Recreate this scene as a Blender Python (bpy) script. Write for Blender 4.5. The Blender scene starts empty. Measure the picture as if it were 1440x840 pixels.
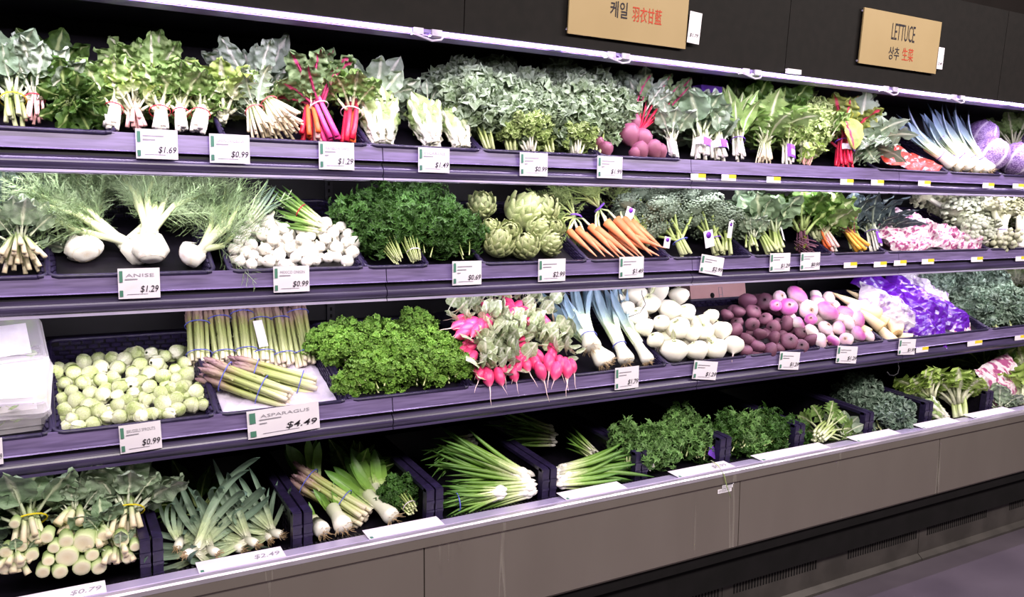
import bpy, math, random
import numpy as np
from mathutils import Vector, Matrix, noise

scene = bpy.context.scene
COL = scene.collection
R = random.Random(7)
PI = math.pi

# ------------------------------------------------------------------ camera, world, lights, exposure
H = 1.58                                   # eye height
FPX = 1167.3                               # focal length in pixels of the 1440 px wide frame
YAW, PIT, ROLL = 0.52151, 0.10236, 0.00532
_F = Vector((math.sin(YAW) * math.cos(PIT), math.cos(YAW) * math.cos(PIT), -math.sin(PIT)))
_R0 = Vector((math.cos(YAW), -math.sin(YAW), 0)); _U0 = _R0.cross(_F)
_R = _R0 * math.cos(ROLL) + _U0 * math.sin(ROLL)
_U = -_R0 * math.sin(ROLL) + _U0 * math.cos(ROLL)
EYE = Vector((0, 0, H))
cam = bpy.data.cameras.new('camera'); cam.sensor_width = 36; cam.lens = FPX * 36 / 1440
cam.clip_start = 0.02; cam.clip_end = 60
camo = bpy.data.objects.new('camera', cam); COL.objects.link(camo)
camo.matrix_world = Matrix(((_R.x, _U.x, -_F.x, EYE.x), (_R.y, _U.y, -_F.y, EYE.y), (_R.z, _U.z, -_F.z, EYE.z), (0, 0, 0, 1)))
scene.camera = camo

w = bpy.data.worlds.new('store'); scene.world = w; w.use_nodes = True
w.node_tree.nodes['Background'].inputs[0].default_value = (0.75, 0.62, 0.55, 1)
w.node_tree.nodes['Background'].inputs[1].default_value = 0.045

def area(name, loc, target, sx, sy, power, color):
    l = bpy.data.lights.new(name, 'AREA'); l.shape = 'RECTANGLE'; l.size = sx; l.size_y = sy
    l.energy = power; l.color = color
    o = bpy.data.objects.new(name, l); COL.objects.link(o); o.location = loc
    o.rotation_euler = (Vector(target) - Vector(loc)).to_track_quat('-Z', 'X' if sx < sy else 'Y').to_euler()
    return o
# ceiling lights over the aisle and the lit strip under the case canopy
AIS, CAN, UND = 125, 12, 2.7
area('aisle_light', (0.3, -.5, 3.25), (0.8, 2.5, 0.7), 3.4, 0.6, AIS, (1.0, 0.91, 0.86))
area('aisle_light', (4.3, -.3, 3.25), (4.3, 2.5, 0.7), 3.4, 0.6, AIS, (1.0, 0.91, 0.86))
for _s, (_y, _z) in enumerate(((2.39, H + .203), (2.37, H - .161))):        # strips behind the lips of the two upper shelves
    for _x in (.31, 1.53, 2.75, 3.97): area('shelf_light', (_x, _y + .035, _z - .108), (_x, _y + .28, _z - .36), 1.15, 0.015, UND, (0.96, 0.88, 1.0))
for _x in (.2, 2.75, 5.3): area('canopy_light', (_x, 2.289, 2.0985), (_x, 2.55, 1.3), 2.5, 0.007, CAN, (0.84, 0.68, 1.0))
scene.view_settings.view_transform = 'Standard'; scene.view_settings.look = 'None'
scene.view_settings.gamma = 1; scene.view_settings.use_curve_mapping = False
scene.view_settings.exposure = 0.5

# ------------------------------------------------------------------ geometry of the place
def ray(px, py): return _F * FPX + _R * (px - 720) + _U * (420 - py)
def atY(px, py, Y): d = ray(px, py); return EYE + d * (Y / d.y)
def proj(P):
    v = P - EYE; d = v.dot(_F); return 720 + FPX * v.dot(_R) / d, 420 - FPX * v.dot(_U) / d
def depth(P): return (P - EYE).dot(_F)
# shelf: front Y, front top Z, tilt
SH = {1: (2.39, H + .203, 24), 2: (2.37, H - .161, 22), 3: (2.33, H - .551, 19), 4: (2.285, H - .985, 5)}
SHD = {1: .47, 2: .48, 3: .52, 4: .56}
SEAM = [-1.52, -.30, .92, 2.14, 3.36, 4.58, 5.80]
def A(s, px, py, d): return atY(px, py, SH[s][0] + d)
def on(s, px, py, off=0.0, tilt=None, d0=0.0):          # where the line of sight meets a plane rising from the shelf front
    Y, Z, t = SH[s]; k = math.tan(math.radians(t if tilt is None else tilt)); d = ray(px, py)
    lam = (Z + off - k * (Y + d0) - EYE.z) / (d.z - k * d.y)
    return EYE + d * lam
def XP(s, px, dY=0.0, dZ=0.0):
    py = 400
    for _ in range(5):
        P = atY(px, py, SH[s][0] + dY); P.z = SH[s][1] + dZ; py = proj(P)[1]
    return atY(px, py, SH[s][0] + dY).x

# ------------------------------------------------------------------ mesh helpers
class MB:
    def __init__(s): s.v = []; s.f = []; s.c = []; s.n = 0
    def add(s, V, F, C=None):
        V = np.asarray(V, float).reshape(-1, 3); n0 = s.n
        s.v.append(V); s.f += [tuple(i + n0 for i in f) for f in F]; s.n += len(V)
        if C is None: C = np.zeros((len(V), 3)) + .5
        s.c.append(np.asarray(C, float).reshape(-1, 3)); return s
    def grid(s, P, C=None, wrap=False):
        P = np.asarray(P, float); n, m = P.shape[:2]; F = []
        for i in range(n - 1):
            for j in range(m if wrap else m - 1):
                k = (j + 1) % m; F.append((i * m + j, i * m + k, (i + 1) * m + k, (i + 1) * m + j))
        return s.add(P.reshape(-1, 3), F, C)
    def tube(s, pts, rad, k=6, C=None, cap=True, rb=0.5):
        pts = [Vector(p) for p in pts]; n = len(pts)
        if not hasattr(rad, '__len__'): rad = [rad] * n
        V = []; Cc = []; up = Vector((.31, .83, .47))
        for i, p in enumerate(pts):
            t = (pts[min(i + 1, n - 1)] - pts[max(i - 1, 0)]).normalized()
            a = t.cross(up)
            if a.length < 1e-3: a = t.cross(Vector((1, 0, 0)))
            a.normalize(); b = t.cross(a)
            for j in range(k):
                q = 2 * PI * j / k; V.append(p + (a * math.cos(q) + b * math.sin(q)) * rad[i])
                Cc.append((1.0, C[i] if C is not None else i / max(1, n - 1), rb))
        F = [(i * k + j, i * k + (j + 1) % k, (i + 1) * k + (j + 1) % k, (i + 1) * k + j) for i in range(n - 1) for j in range(k)]
        if cap: F += [tuple(range(k))[::-1], tuple(range((n - 1) * k, n * k))]
        return s.add([tuple(v) for v in V], F, Cc)
    def box(s, lo, hi, M=None, C=None):
        V = [(x, y, z) for x in (lo[0], hi[0]) for y in (lo[1], hi[1]) for z in (lo[2], hi[2])]
        if M is not None: V = [tuple(M @ Vector(v)) for v in V]
        F = [(0, 1, 3, 2), (4, 6, 7, 5), (0, 4, 5, 1), (2, 3, 7, 6), (0, 2, 6, 4), (1, 5, 7, 3)]
        return s.add(V, F, None if C is None else [C] * 8)
    def extrude(s, prof, x0, x1):                       # closed outline in (y, z), drawn along x
        n = len(prof)
        V = [(x0, y, z) for y, z in prof] + [(x1, y, z) for y, z in prof]
        F = [(i, (i + 1) % n, n + (i + 1) % n, n + i) for i in range(n)] + [tuple(range(n))[::-1], tuple(range(n, 2 * n))]
        return s.add(V, F)
    def lathe(s, prof, k=14, fn=None):                  # prof: (radius, z)
        n = len(prof); P = np.zeros((n, k, 3)); C = np.zeros((n, k, 3))
        for i, (r, z) in enumerate(prof):
            for j in range(k):
                q = 2 * PI * j / k; v = Vector((r * math.cos(q), r * math.sin(q), z))
                if fn: v = fn(v, i / (n - 1), q)
                P[i, j] = v; C[i, j] = (.5, i / (n - 1), .5 + .5 * math.sin(q * 3))
        return s.grid(P, C, wrap=True)
    def mesh(s, name, mat, smooth=True):
        me = bpy.data.meshes.new(name)
        V = np.concatenate(s.v)
        me.from_pydata(V.tolist(), [], s.f)
        a = me.color_attributes.new('c', 'FLOAT_COLOR', 'POINT')
        C = np.ones((len(V), 4), np.float32); C[:, :3] = np.concatenate(s.c); a.data.foreach_set('color', C.ravel())
        if smooth: me.polygons.foreach_set('use_smooth', [True] * len(me.polygons))
        me.materials.append(mat); me.update()
        return me

def basis(z, y=Vector((0, -1, .4)), loc=(0, 0, 0), sc=1.0):
    z = Vector(z).normalized(); x = Vector(y).cross(z)
    if x.length < 1e-4: x = Vector((1, .01, 0)).cross(z)
    x.normalize(); yy = z.cross(x)
    if not hasattr(sc, '__len__'): sc = (sc, sc, sc)
    return Matrix(((x.x * sc[0], yy.x * sc[1], z.x * sc[2], loc[0]), (x.y * sc[0], yy.y * sc[1], z.y * sc[2], loc[1]),
                   (x.z * sc[0], yy.z * sc[1], z.z * sc[2], loc[2]), (0, 0, 0, 1)))
def tag(o, label=None, cat=None, group=None, kind=None):
    for k, v in (('label', label), ('category', cat), ('group', group), ('kind', kind)):
        if v: o[k] = v
    return o
def thing(name, label, cat, M=None, group=None):
    o = bpy.data.objects.new(name, None); COL.objects.link(o); o.empty_display_size = .02
    if M is not None: o.matrix_world = M
    return tag(o, label, cat, group)
def obj(name, me, M=None, parent=None, kind=None, label=None):
    o = bpy.data.objects.new(name, me); COL.objects.link(o)
    if parent is not None: o.parent = parent
    if M is not None: o.matrix_basis = M
    return tag(o, label=label, kind=kind)
def solo(name, me, label, cat, M, group=None): return tag(obj(name, me, M), label, cat, group)

# ------------------------------------------------------------------ materials
def lin(h):
    h = h.lstrip('#'); return tuple((lambda c: c / 12.92 if c <= .04045 else ((c + .055) / 1.055) ** 2.4)(int(h[i:i + 2], 16) / 255) for i in (0, 2, 4)) + (1,)
class NT:
    def __init__(s, name):
        s.m = bpy.data.materials.new(name); s.m.use_nodes = True; s.t = s.m.node_tree; s.n = s.t.nodes
        s.b = s.n['Principled BSDF']
    def new(s, t, **kw):
        n = s.n.new(t)
        for k, v in kw.items(): setattr(n, k, v)
        return n
    def link(s, a, b): s.t.links.new(a, b)
    def set(s, **kw):
        for k, v in kw.items(): s.b.inputs[k.replace('_', ' ')].default_value = v
    def noise(s, scale, detail=3, src='Object', vec=None, sc=None):
        tc = s.new('ShaderNodeTexCoord'); n = s.new('ShaderNodeTexNoise'); n.inputs['Scale'].default_value = scale; n.inputs['Detail'].default_value = detail
        if sc:
            mp = s.new('ShaderNodeMapping'); mp.inputs['Scale'].default_value = sc; s.link(tc.outputs[src], mp.inputs[0]); s.link(mp.outputs[0], n.inputs['Vector'])
        else: s.link(tc.outputs[src], n.inputs['Vector'])
        return n.outputs['Fac']
    def mix(s, fac, a, b):
        n = s.new('ShaderNodeMix', data_type='RGBA')
        for sock, v in ((n.inputs[0], fac), (n.inputs[6], a), (n.inputs[7], b)):
            if hasattr(v, 'is_output'): s.link(v, sock)
            else: sock.default_value = v
        return n.outputs[2]
    def ramp(s, fac, stops, interp='LINEAR'):
        n = s.new('ShaderNodeValToRGB'); r = n.color_ramp; r.interpolation = interp
        while len(r.elements) < len(stops): r.elements.new(.5)
        for e, (p, c) in zip(r.elements, stops): e.position = p; e.color = lin(c) if isinstance(c, str) else (c, c, c, 1)
        s.link(fac, n.inputs[0]); return n.outputs[0]
    def attr(s):
        a = s.new('ShaderNodeAttribute'); a.attribute_name = 'c'
        x = s.new('ShaderNodeSeparateColor'); s.link(a.outputs['Color'], x.inputs[0]); return x.outputs
    def vary(s, col, amt):                               # each object its own slight lightness
        oi = s.new('ShaderNodeObjectInfo'); mr = s.new('ShaderNodeMapRange'); mr.inputs[3].default_value = 1 - amt; mr.inputs[4].default_value = 1 + amt
        s.link(oi.outputs['Random'], mr.inputs[0]); hs = s.new('ShaderNodeHueSaturation'); s.link(mr.outputs[0], hs.inputs['Value']); s.link(col, hs.inputs['Color'])
        return hs.outputs[0]
    def bump(s, h, strength=.3, dist=.01):
        b = s.new('ShaderNodeBump'); b.inputs['Strength'].default_value = strength; b.inputs['Distance'].default_value = dist
        s.link(h, b.inputs['Height']); s.link(b.outputs[0], s.b.inputs['Normal'])
    def col(s, c):
        if hasattr(c, 'is_output'): s.link(c, s.b.inputs['Base Color'])
        else: s.b.inputs['Base Color'].default_value = c
    def done(s, rough=.5, spec=.5, metal=0):
        s.b.inputs['Roughness'].default_value = rough; s.b.inputs['Specular IOR Level'].default_value = spec; s.b.inputs['Metallic'].default_value = metal
        return s.m
def M_plain(name, c, rough=.5, spec=.5, metal=0, c2=None, ns=12, vary=0, bump=0, sc=None, det=3):
    t = NT(name); f = t.noise(ns, det, sc=sc)
    cc = t.mix(t.ramp(f, [(.35, 0.0), (.65, 1.0)]), lin(c), lin(c2 or c))
    if vary: cc = t.vary(cc, vary)
    t.col(cc)
    if bump: t.bump(f, bump, .004)
    return t.done(rough, spec, metal)
def M_leaf(name, c1, c2, rib, edge=None, ns=5, rough=.48, vary=.18, ribw=.86, base=None, spec=.4, trans=.12):
    t = NT(name); a = t.attr()
    cc = t.mix(t.ramp(t.noise(ns, 4), [(.36, 0.0), (.64, 1.0)]), lin(c1), lin(c2))
    if edge: cc = t.mix(t.ramp(a[2], [(.45, 0.0), (.95, 1.0)]), cc, lin(edge))
    if base: cc = t.mix(t.ramp(a[1], [(.15, 1.0), (.55, 0.0)]), cc, lin(base))
    cc = t.mix(t.ramp(a[0], [(ribw - .06, 0.0), (min(1, ribw + .08), 1.0)]), cc, lin(rib))
    cc = t.vary(cc, vary); t.col(cc)
    wv = t.noise(38, 3); t.bump(wv, .35, .006)
    m = t.done(rough, spec)
    tr = t.new('ShaderNodeBsdfTranslucent'); t.link(cc, tr.inputs[0]); mx = t.new('ShaderNodeMixShader'); mx.inputs[0].default_value = trans
    out = t.n['Material Output']; t.link(t.b.outputs[0], mx.inputs[1]); t.link(tr.outputs[0], mx.inputs[2]); t.link(mx.outputs[0], out.inputs[0])
    return m
def M_ramp(name, stops, rough=.45, spec=.45, vary=.12, ns=20, var=.25, bump=.15, coat=0):
    t = NT(name); a = t.attr(); f = t.noise(ns, 4)
    ad = t.new('ShaderNodeMath', operation='MULTIPLY_ADD'); t.link(f, ad.inputs[0]); ad.inputs[1].default_value = var; 
    sb = t.new('ShaderNodeMath', operation='SUBTRACT'); t.link(a[1], sb.inputs[0]); sb.inputs[1].default_value = var / 2; t.link(sb.outputs[0], ad.inputs[2])
    t.col(t.vary(t.ramp(ad.outputs[0], stops), vary)); t.bump(f, bump, .004)
    return t.done(rough, spec)
def M_clear(name, tint, alpha=.25, rough=.08):
    t = NT(name); t.col(lin(tint)); t.done(rough, .6); tr = t.new('ShaderNodeBsdfTransparent')
    fr = t.new('ShaderNodeLayerWeight'); fr.inputs[0].default_value = .35
    ad = t.new('ShaderNodeMath', operation='ADD', use_clamp=True); t.link(fr.outputs['Facing'], ad.inputs[0]); ad.inputs[1].default_value = alpha - .1
    mx = t.new('ShaderNodeMixShader'); t.link(ad.outputs[0], mx.inputs[0]); t.link(tr.outputs[0], mx.inputs[1]); t.link(t.b.outputs[0], mx.inputs[2])
    t.link(mx.outputs[0], t.n['Material Output'].inputs[0]); return t.m
def M_emit(name, c, s):
    t = NT(name); t.set(Emission_Strength=s); t.b.inputs['Emission Color'].default_value = lin(c); t.col(lin('#ffffff'))
    f = t.noise(6, 2, sc=(1, 8, 8)); mr = t.new('ShaderNodeMapRange'); mr.inputs[3].default_value = s * .8; mr.inputs[4].default_value = s * 1.2
    t.link(f, mr.inputs[0]); t.link(mr.outputs[0], t.b.inputs['Emission Strength']); return t.done(.4)

black = M_plain('black_plastic', '#0f0c15', .42, .45, c2='#17131f', ns=40)
weave_m = M_plain('black_weave', '#1c1630', .4, .5, c2='#281f40', ns=60)
backm = M_plain('case_back', '#0a080d', .5, .35, c2='#100d15', ns=9)
railm = M_plain('price_rail_plastic', '#5c4f74', .28, .6, c2='#776893', ns=14, sc=(.6, 4, 10), det=5)  # clear plastic; the LED strip's purple reflection is put into its colour
lipm = M_plain('shelf_lip_metal', '#322a44', .3, .6, c2='#463c5e', ns=9, sc=(.5, 5, 8))  # purple LED reflection put into the lip colour as well
valm = M_plain('valance_black', '#0f0c0b', .75, .2, c2='#14100f', ns=30)
steel = M_plain('brushed_steel', '#9a8e82', .33, .5, .7, c2='#a2968a', ns=5, sc=(5, 1, .5), bump=.015, det=3)
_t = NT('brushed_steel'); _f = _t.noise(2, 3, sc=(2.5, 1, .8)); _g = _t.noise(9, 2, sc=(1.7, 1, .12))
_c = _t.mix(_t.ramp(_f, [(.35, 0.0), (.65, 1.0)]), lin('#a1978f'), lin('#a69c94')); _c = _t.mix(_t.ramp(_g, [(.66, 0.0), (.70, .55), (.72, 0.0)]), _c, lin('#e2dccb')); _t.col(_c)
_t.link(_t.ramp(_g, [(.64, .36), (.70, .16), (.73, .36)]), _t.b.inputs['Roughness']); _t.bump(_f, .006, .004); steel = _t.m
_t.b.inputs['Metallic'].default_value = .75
steel_rail = M_plain('polished_rail', '#cfc6d6', .3, .5, .6, c2='#b9b0bf', ns=8, sc=(1, 3, 3))
kickm = M_plain('kick_plate', '#4b4644', .5, .4, .3, c2='#3c3836', ns=7)
darkm = M_plain('dark_recess', '#0b090a', .8, .2, c2='#110e10')
canm = M_plain('canopy_metal', '#232026', .5, .4, .2, c2='#1b191e', ns=8)
tubem = M_plain('lilac_reflector', '#7d6ba6', .35, .5, .3, c2='#6f5d98', ns=8)
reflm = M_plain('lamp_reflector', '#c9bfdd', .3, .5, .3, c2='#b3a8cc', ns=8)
ledm = M_emit('led_strip', '#efe4ff', 14)
clipm = M_plain('clear_clip', '#d8cfe6', .2, .6, c2='#b6abc8', ns=30)
signm = M_plain('tan_sign_board', '#a08a64', .6, .3, c2='#9a845e', ns=4)
cardm = M_plain('card_paper', '#e6dfe8', .55, .3, c2='#ded6e2', ns=10)
cardy = M_plain('card_yellow', '#e8cf3e', .5, .3, c2='#dcbc28', ns=10)
inkm = M_plain('black_ink', '#241f26', .6, .2, c2='#2c262e')
greym = M_plain('grey_ink', '#8f8a93', .6, .2, c2='#9a95a0')
greenm = M_plain('green_print', '#4f7f6c', .6, .2, c2='#467463')
redink = M_plain('red_ink', '#b4442c', .6, .2, c2='#a83c28')
floorm = M_plain('polished_floor', '#5a525c', .32, .45, c2='#4a434d', ns=2.2, det=6)
wallm = M_plain('dark_wall', '#1b1716', .85, .15, c2='#211c1b', ns=3)
bandblue = M_plain('blue_band', '#5a62c8', .45, .4, c2='#6d74d8')
bandred = M_plain('red_band', '#c2283c', .45, .4, c2='#d43a4a')
bandyel = M_plain('yellow_band', '#e6d52e', .45, .4, c2='#d8c41f')
bandpur = M_plain('purple_band', '#6a3cb4', .4, .5, c2='#7d4fc4')
bandwht = M_plain('white_band', '#efe6ec', .4, .5, c2='#e0d2e2')
bandpink = M_plain('pink_twist_tie', '#e06a6a', .5, .4, c2='#d2585c')
stickw = M_plain('white_sticker', '#efeaf2', .45, .4, c2='#e4dcea')
stickp = M_plain('purple_sticker', '#7a2fb8', .4, .5, c2='#6522a0')

L_collard = M_leaf('collard_leaf', '#6f8a68', '#8aa283', '#c9d6b4', ns=4)
L_kale = M_leaf('kale_leaf', '#587048', '#7a8f68', '#c0cc9c', edge='#93a688', ns=9)
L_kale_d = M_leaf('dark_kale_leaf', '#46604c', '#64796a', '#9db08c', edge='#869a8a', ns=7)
L_chard = M_leaf('chard_leaf', '#6f9448', '#93b168', '#dbe4b8', ns=6)
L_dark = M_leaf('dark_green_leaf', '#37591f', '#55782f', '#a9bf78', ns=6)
L_lett = M_leaf('lettuce_leaf', '#8fb04a', '#b4cc74', '#eef0d2', ns=6, ribw=.8, base='#eef0dc')
L_roma = M_leaf('escarole_leaf', '#7e9a55', '#a3b97c', '#f2f1e0', ns=6, ribw=.72, base='#f4f2e6')
L_grey = M_leaf('grey_green_leaf', '#7f9678', '#a3b49c', '#dbe2ca', ns=5)
L_beet = M_leaf('beet_leaf', '#5f7d4c', '#7d9565', '#b8386a', ns=6)
L_redch = M_leaf('red_chard_leaf', '#6c8038', '#8a9a4c', '#c23050', ns=6, edge='#b8b848')
L_lac = M_leaf('lacinato_leaf', '#3c4a50', '#56646a', '#a3b0a4', ns=14)
L_must = M_leaf('mustard_leaf', '#789448', '#9fb46c', '#d4dcb0', edge='#a8bc78', ns=9)
L_pars = M_leaf('parsley_leaf', '#2f5220', '#48702e', '#8aa85a', ns=12, vary=.3)
L_curly = M_leaf('curly_parsley_leaf', '#4f7d24', '#74a03c', '#9cbc62', edge='#86ae4c', ns=14, vary=.25)
L_cil = M_leaf('cilantro_leaf', '#4f7a3a', '#7ba05c', '#a4bc7e', ns=12, vary=.3)
L_rad = M_leaf('radish_leaf', '#98a87a', '#ced5bc', '#e8e8d8', ns=8, vary=.3)
L_leek = M_ramp('leek_leaf', [(0, '#e9eed6'), (.2, '#b9c9a2'), (.5, '#7f97a0'), (1, '#66809a')], .45, .4, .12)
L_onion = M_ramp('green_onion_leaf', [(0, '#f2efe4'), (.14, '#d5e0a8'), (.4, '#7ba148'), (1, '#4c7a34')], .4, .45, .18)
L_strap = M_ramp('grey_strap_leaf', [(0, '#f1eee2'), (.15, '#c4d0a6'), (.4, '#8aa088'), (1, '#5f7a6c')], .45, .4, .16)
m_fr = M_plain('fennel_frond', '#7d9866', .55, .3, c2='#a3b88e', ns=10)
m_frond_c = M_plain('carrot_frond', '#6f8548', .55, .3, c2='#92a468', ns=10)
m_stalk = M_ramp('pale_stalk', [(0, '#f3f2e4'), (.4, '#cbd8a2'), (1, '#9fb774')], .4, .5)
m_white = M_ramp('white_stalk', [(0, '#f6f1e9'), (.6, '#f0f0de'), (1, '#c8d6a2')], .4, .5)
m_cut = M_ramp('cut_stalk', [(0, '#e4d4b2'), (.3, '#ece4c8'), (.5, '#d6dfae'), (1, '#86a460')], .45, .4)
m_gstalk = M_ramp('green_stalk', [(0, '#dbe2b0'), (.25, '#b9ca80'), (1, '#7f9c4e')], .42, .45)
m_pinkst = M_ramp('pink_stalk', [(0, '#e83c8c'), (.5, '#e85a9c'), (1, '#d8a0a8')], .38, .5)
m_redst = M_ramp('red_stalk', [(0, '#c81438'), (.6, '#d02848'), (1, '#a03040')], .38, .5)
m_orast = M_ramp('orange_stalk', [(0, '#e8622c'), (.6, '#ea7440'), (1, '#d88c60')], .38, .5)
m_yelst = M_ramp('yellow_stalk', [(0, '#f0b040'), (.6, '#eebc54'), (1, '#cfc074')], .38, .5)
m_pkwst = M_ramp('pale_pink_stalk', [(0, '#f0b8b4'), (.6, '#eccac0'), (1, '#cfd0a4')], .4, .5)
m_bulb = M_ramp('white_bulb', [(0, '#efe2d2'), (.12, '#f8f4ee'), (.75, '#f7f4ea'), (1, '#d3dfb4')], .32, .5, .05)
m_turnw = M_ramp('white_turnip', [(0, '#efe6d0'), (.2, '#f6f2e6'), (.8, '#f2efdc'), (1, '#cfd8a8')], .36, .5, .06)
m_turnp = M_ramp('purple_top_turnip', [(0, '#f0e6da'), (.42, '#f6e6e6'), (.6, '#d48cc0'), (.8, '#b04aa0'), (1, '#a87c74')], .34, .5, .08)
m_turnq = M_ramp('pale_turnip', [(0, '#e8dccc'), (.5, '#f3e2e0'), (.78, '#e6bcd4'), (1, '#b89880')], .34, .5, .08)
m_beet = M_ramp('beet_skin', [(0, '#7a5060'), (.3, '#653c52'), (.75, '#744a5e'), (1, '#4c3440')], .5, .35, .2, bump=.3)
m_parsn = M_ramp('parsnip_skin', [(0, '#b88a50'), (.05, '#ead2a4'), (.5, '#f3e4c4'), (1, '#e6d0a4')], .45, .4, .08, var=.08)
m_carrot = M_ramp('carrot_skin', [(0, '#e88858'), (.4, '#ee9468'), (.9, '#f0a27c'), (1, '#e4b48c')], .42, .45, .1)
m_radish = M_ramp('radish_skin', [(0, '#f6e0e0'), (.12, '#f08aa8'), (.3, '#e84880'), (.85, '#e23c78'), (1, '#c8608c')], .3, .55, .12, var=.12)
m_rootb = M_ramp('pink_root_skin', [(0, '#a87886'), (.4, '#8a5066'), (1, '#783e54')], .45, .4, .12)
m_tail = M_plain('root_tail', '#e8c4c4', .5, .4, c2='#f0dad4')
m_roots = M_plain('root_hairs', '#d8c6a4', .7, .2, c2='#b89a74')
m_spr = M_ramp('sprout_skin', [(0, '#f0efdc'), (.35, '#e6e8cc'), (.6, '#cdd6a4'), (1, '#a3b668')], .36, .5, .16, ns=7, var=1.0, bump=.35)
m_art = M_leaf('artichoke_bract', '#8f9f62', '#aab77e', '#c8cfa0', ns=9, edge='#c3c894', vary=.16, base='#c8cf9c', trans=.05)
m_asp = M_ramp('asparagus_spear', [(0, '#e4d6c4'), (.15, '#c9cf98'), (.55, '#a4b068'), (.7, '#9a9460'), (.8, '#a0887a'), (1, '#846470')], .42, .45, .1, var=.12)
m_brock = M_plain('broccoli_florets', '#5f7060', .75, .2, c2='#83917c', ns=60, vary=.15)
m_caul = M_plain('cauliflower_florets', '#b4b89a', .7, .25, c2='#cfcfb4', ns=30, vary=.1)
m_caulg = M_plain('grey_floret', '#98a088', .7, .25, c2='#b4b8a4', ns=30, vary=.1)
m_cab = M_leaf('wrapped_cabbage_leaf', '#6a4a88', '#b49ccc', '#e6daf0', ns=12, rough=.2, vary=.1, ribw=.9, spec=.7)
m_liner = M_plain('paper_liner', '#c4b8d6', .6, .3, c2='#ddd4e6', ns=14, bump=.5)
m_cardb = M_plain('pink_cardboard', '#caa0a0', .7, .2, c2='#c09494', ns=6)
m_clam = M_clear('clear_clamshell', '#f4eef8', .24)
m_label = M_plain('clamshell_label', '#f2edf4', .4, .4, c2='#e2dae8', ns=20)

# ------------------------------------------------------------------ lettering (made first, while the scene is small)
_txt = {}
def text(body, mat, shear=0.0, bold=0.0):
    k = (body, mat.name, shear, bold)
    if k not in _txt:
        c = bpy.data.curves.new('lettering', 'FONT'); c.body = body; c.align_x = 'LEFT'; c.shear = shear; c.offset = bold; c.resolution_u = 2
        o = bpy.data.objects.new('lettering', c); COL.objects.link(o)
        me = bpy.data.meshes.new_from_object(o); bpy.data.objects.remove(o); bpy.data.curves.remove(c)
        me.materials.clear(); me.materials.append(mat)
        co = np.zeros(len(me.vertices) * 3); me.vertices.foreach_get('co', co); co = co.reshape(-1, 3)
        lo = co.min(0); hi = co.max(0); co -= (lo + hi) / 2; me.vertices.foreach_set('co', co.ravel()); me.update()
        _txt[k] = (me, hi[0] - lo[0], hi[1] - lo[1])
    return _txt[k]
def letter(body, mat, parent, x, z, wd, ht=None, y=-.0012, shear=0.0, bold=0.0, name='lettering'):
    me, tw, th = text(body, mat, shear, bold); sx = wd / tw; sy = sx if ht is None else ht / th
    return obj(name, me, Matrix(((sx, 0, 0, x), (0, 0, 1, y), (0, sy, 0, z), (0, 0, 0, 1))), parent)
for _p in ('$1.69', '$0.99', '$1.29', '$1.49', '$1.99', '$0.69', '$2.99', '$4.49', '$1.79'): text(_p, inkm, .22, .006)

# ------------------------------------------------------------------ the setting
def struct(name, mb, mat, smooth=False): return obj(name, mb.mesh(name, mat, smooth), kind='structure')
struct('floor', MB().box((-4, -3, -.05), (9, 3.2, 0)), floorm)
struct('wall_back', MB().box((-4, 3.0, 0), (9, 3.1, 4.2)), wallm)
struct('ceiling', MB().box((-4, -3, 4.2), (9, 3.2, 4.3)), wallm)

case = thing('refrigerated_case', 'long black open refrigerated produce case with brushed steel front', 'display case', Matrix.Translation((0, 2.5, 0)))
def cpart(name, mb, mat, smooth=False, parent=None, label=None, kind=None):
    p = parent or case; off = Matrix.Translation((0, -2.5, 0)) if p is case else None
    return obj(name, mb.mesh(name, mat, smooth), off, p, kind, label)
X0, X1 = -1.52, 5.8
YB = 2.93
cpart('back_panel', MB().box((X0, YB, .35), (X1, YB + .03, 2.5)), backm)
# slotted uprights of the back
for x in SEAM:
    u = cpart('upright', MB().box((x - .014, YB - .012, .5), (x + .014, YB, 2.1)), black)
    m = MB()
    for k in range(60): m.box((x - .004, YB - .0135, .55 + k * .025), (x + .004, YB - .0119, .563 + k * .025))
    cpart('upright_slots', m, darkm, parent=u)
# shelves
for s in (1, 2, 3):
    Y, Z, t = SH[s]; k = math.tan(math.radians(t)); D = YB - Y
    for a, b in zip(SEAM[:-1], SEAM[1:]):
        a += .0015; b -= .0015
        deck = cpart('shelf', MB().extrude([(Y + .004, Z - .001), (Y + .007, Z - .001), (Y + .007, Z - .044), (Y + D, Z + D * k - .044), (Y + D, Z + D * k - .06), (Y + .06, Z - .1), (Y + .004, Z - .1)], a, b), black)
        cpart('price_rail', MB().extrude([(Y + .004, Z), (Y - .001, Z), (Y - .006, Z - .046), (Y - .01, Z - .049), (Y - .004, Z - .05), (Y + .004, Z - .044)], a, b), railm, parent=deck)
        lip = [(Y + .004, Z - .062)] + [(Y - .009 * math.sin(q * PI / 8) - .001, Z - .064 - .034 * q / 8) for q in range(9)] + [(Y + .004, Z - .102)]
        cpart('shelf_lip', MB().extrude(lip, a, b), lipm, parent=deck)
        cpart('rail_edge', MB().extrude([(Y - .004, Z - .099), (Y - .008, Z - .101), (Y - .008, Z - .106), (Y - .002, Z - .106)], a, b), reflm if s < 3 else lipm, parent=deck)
for s in (1, 2):
    Y, Z, t = SH[s]
    for a, b in zip(SEAM[1:-1], SEAM[2:]):
        hs = cpart('strip_housing', MB().box((a + .03, Y + .024, Z - .107), (b - .03, Y + .046, Z - .1)), reflm)
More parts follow.
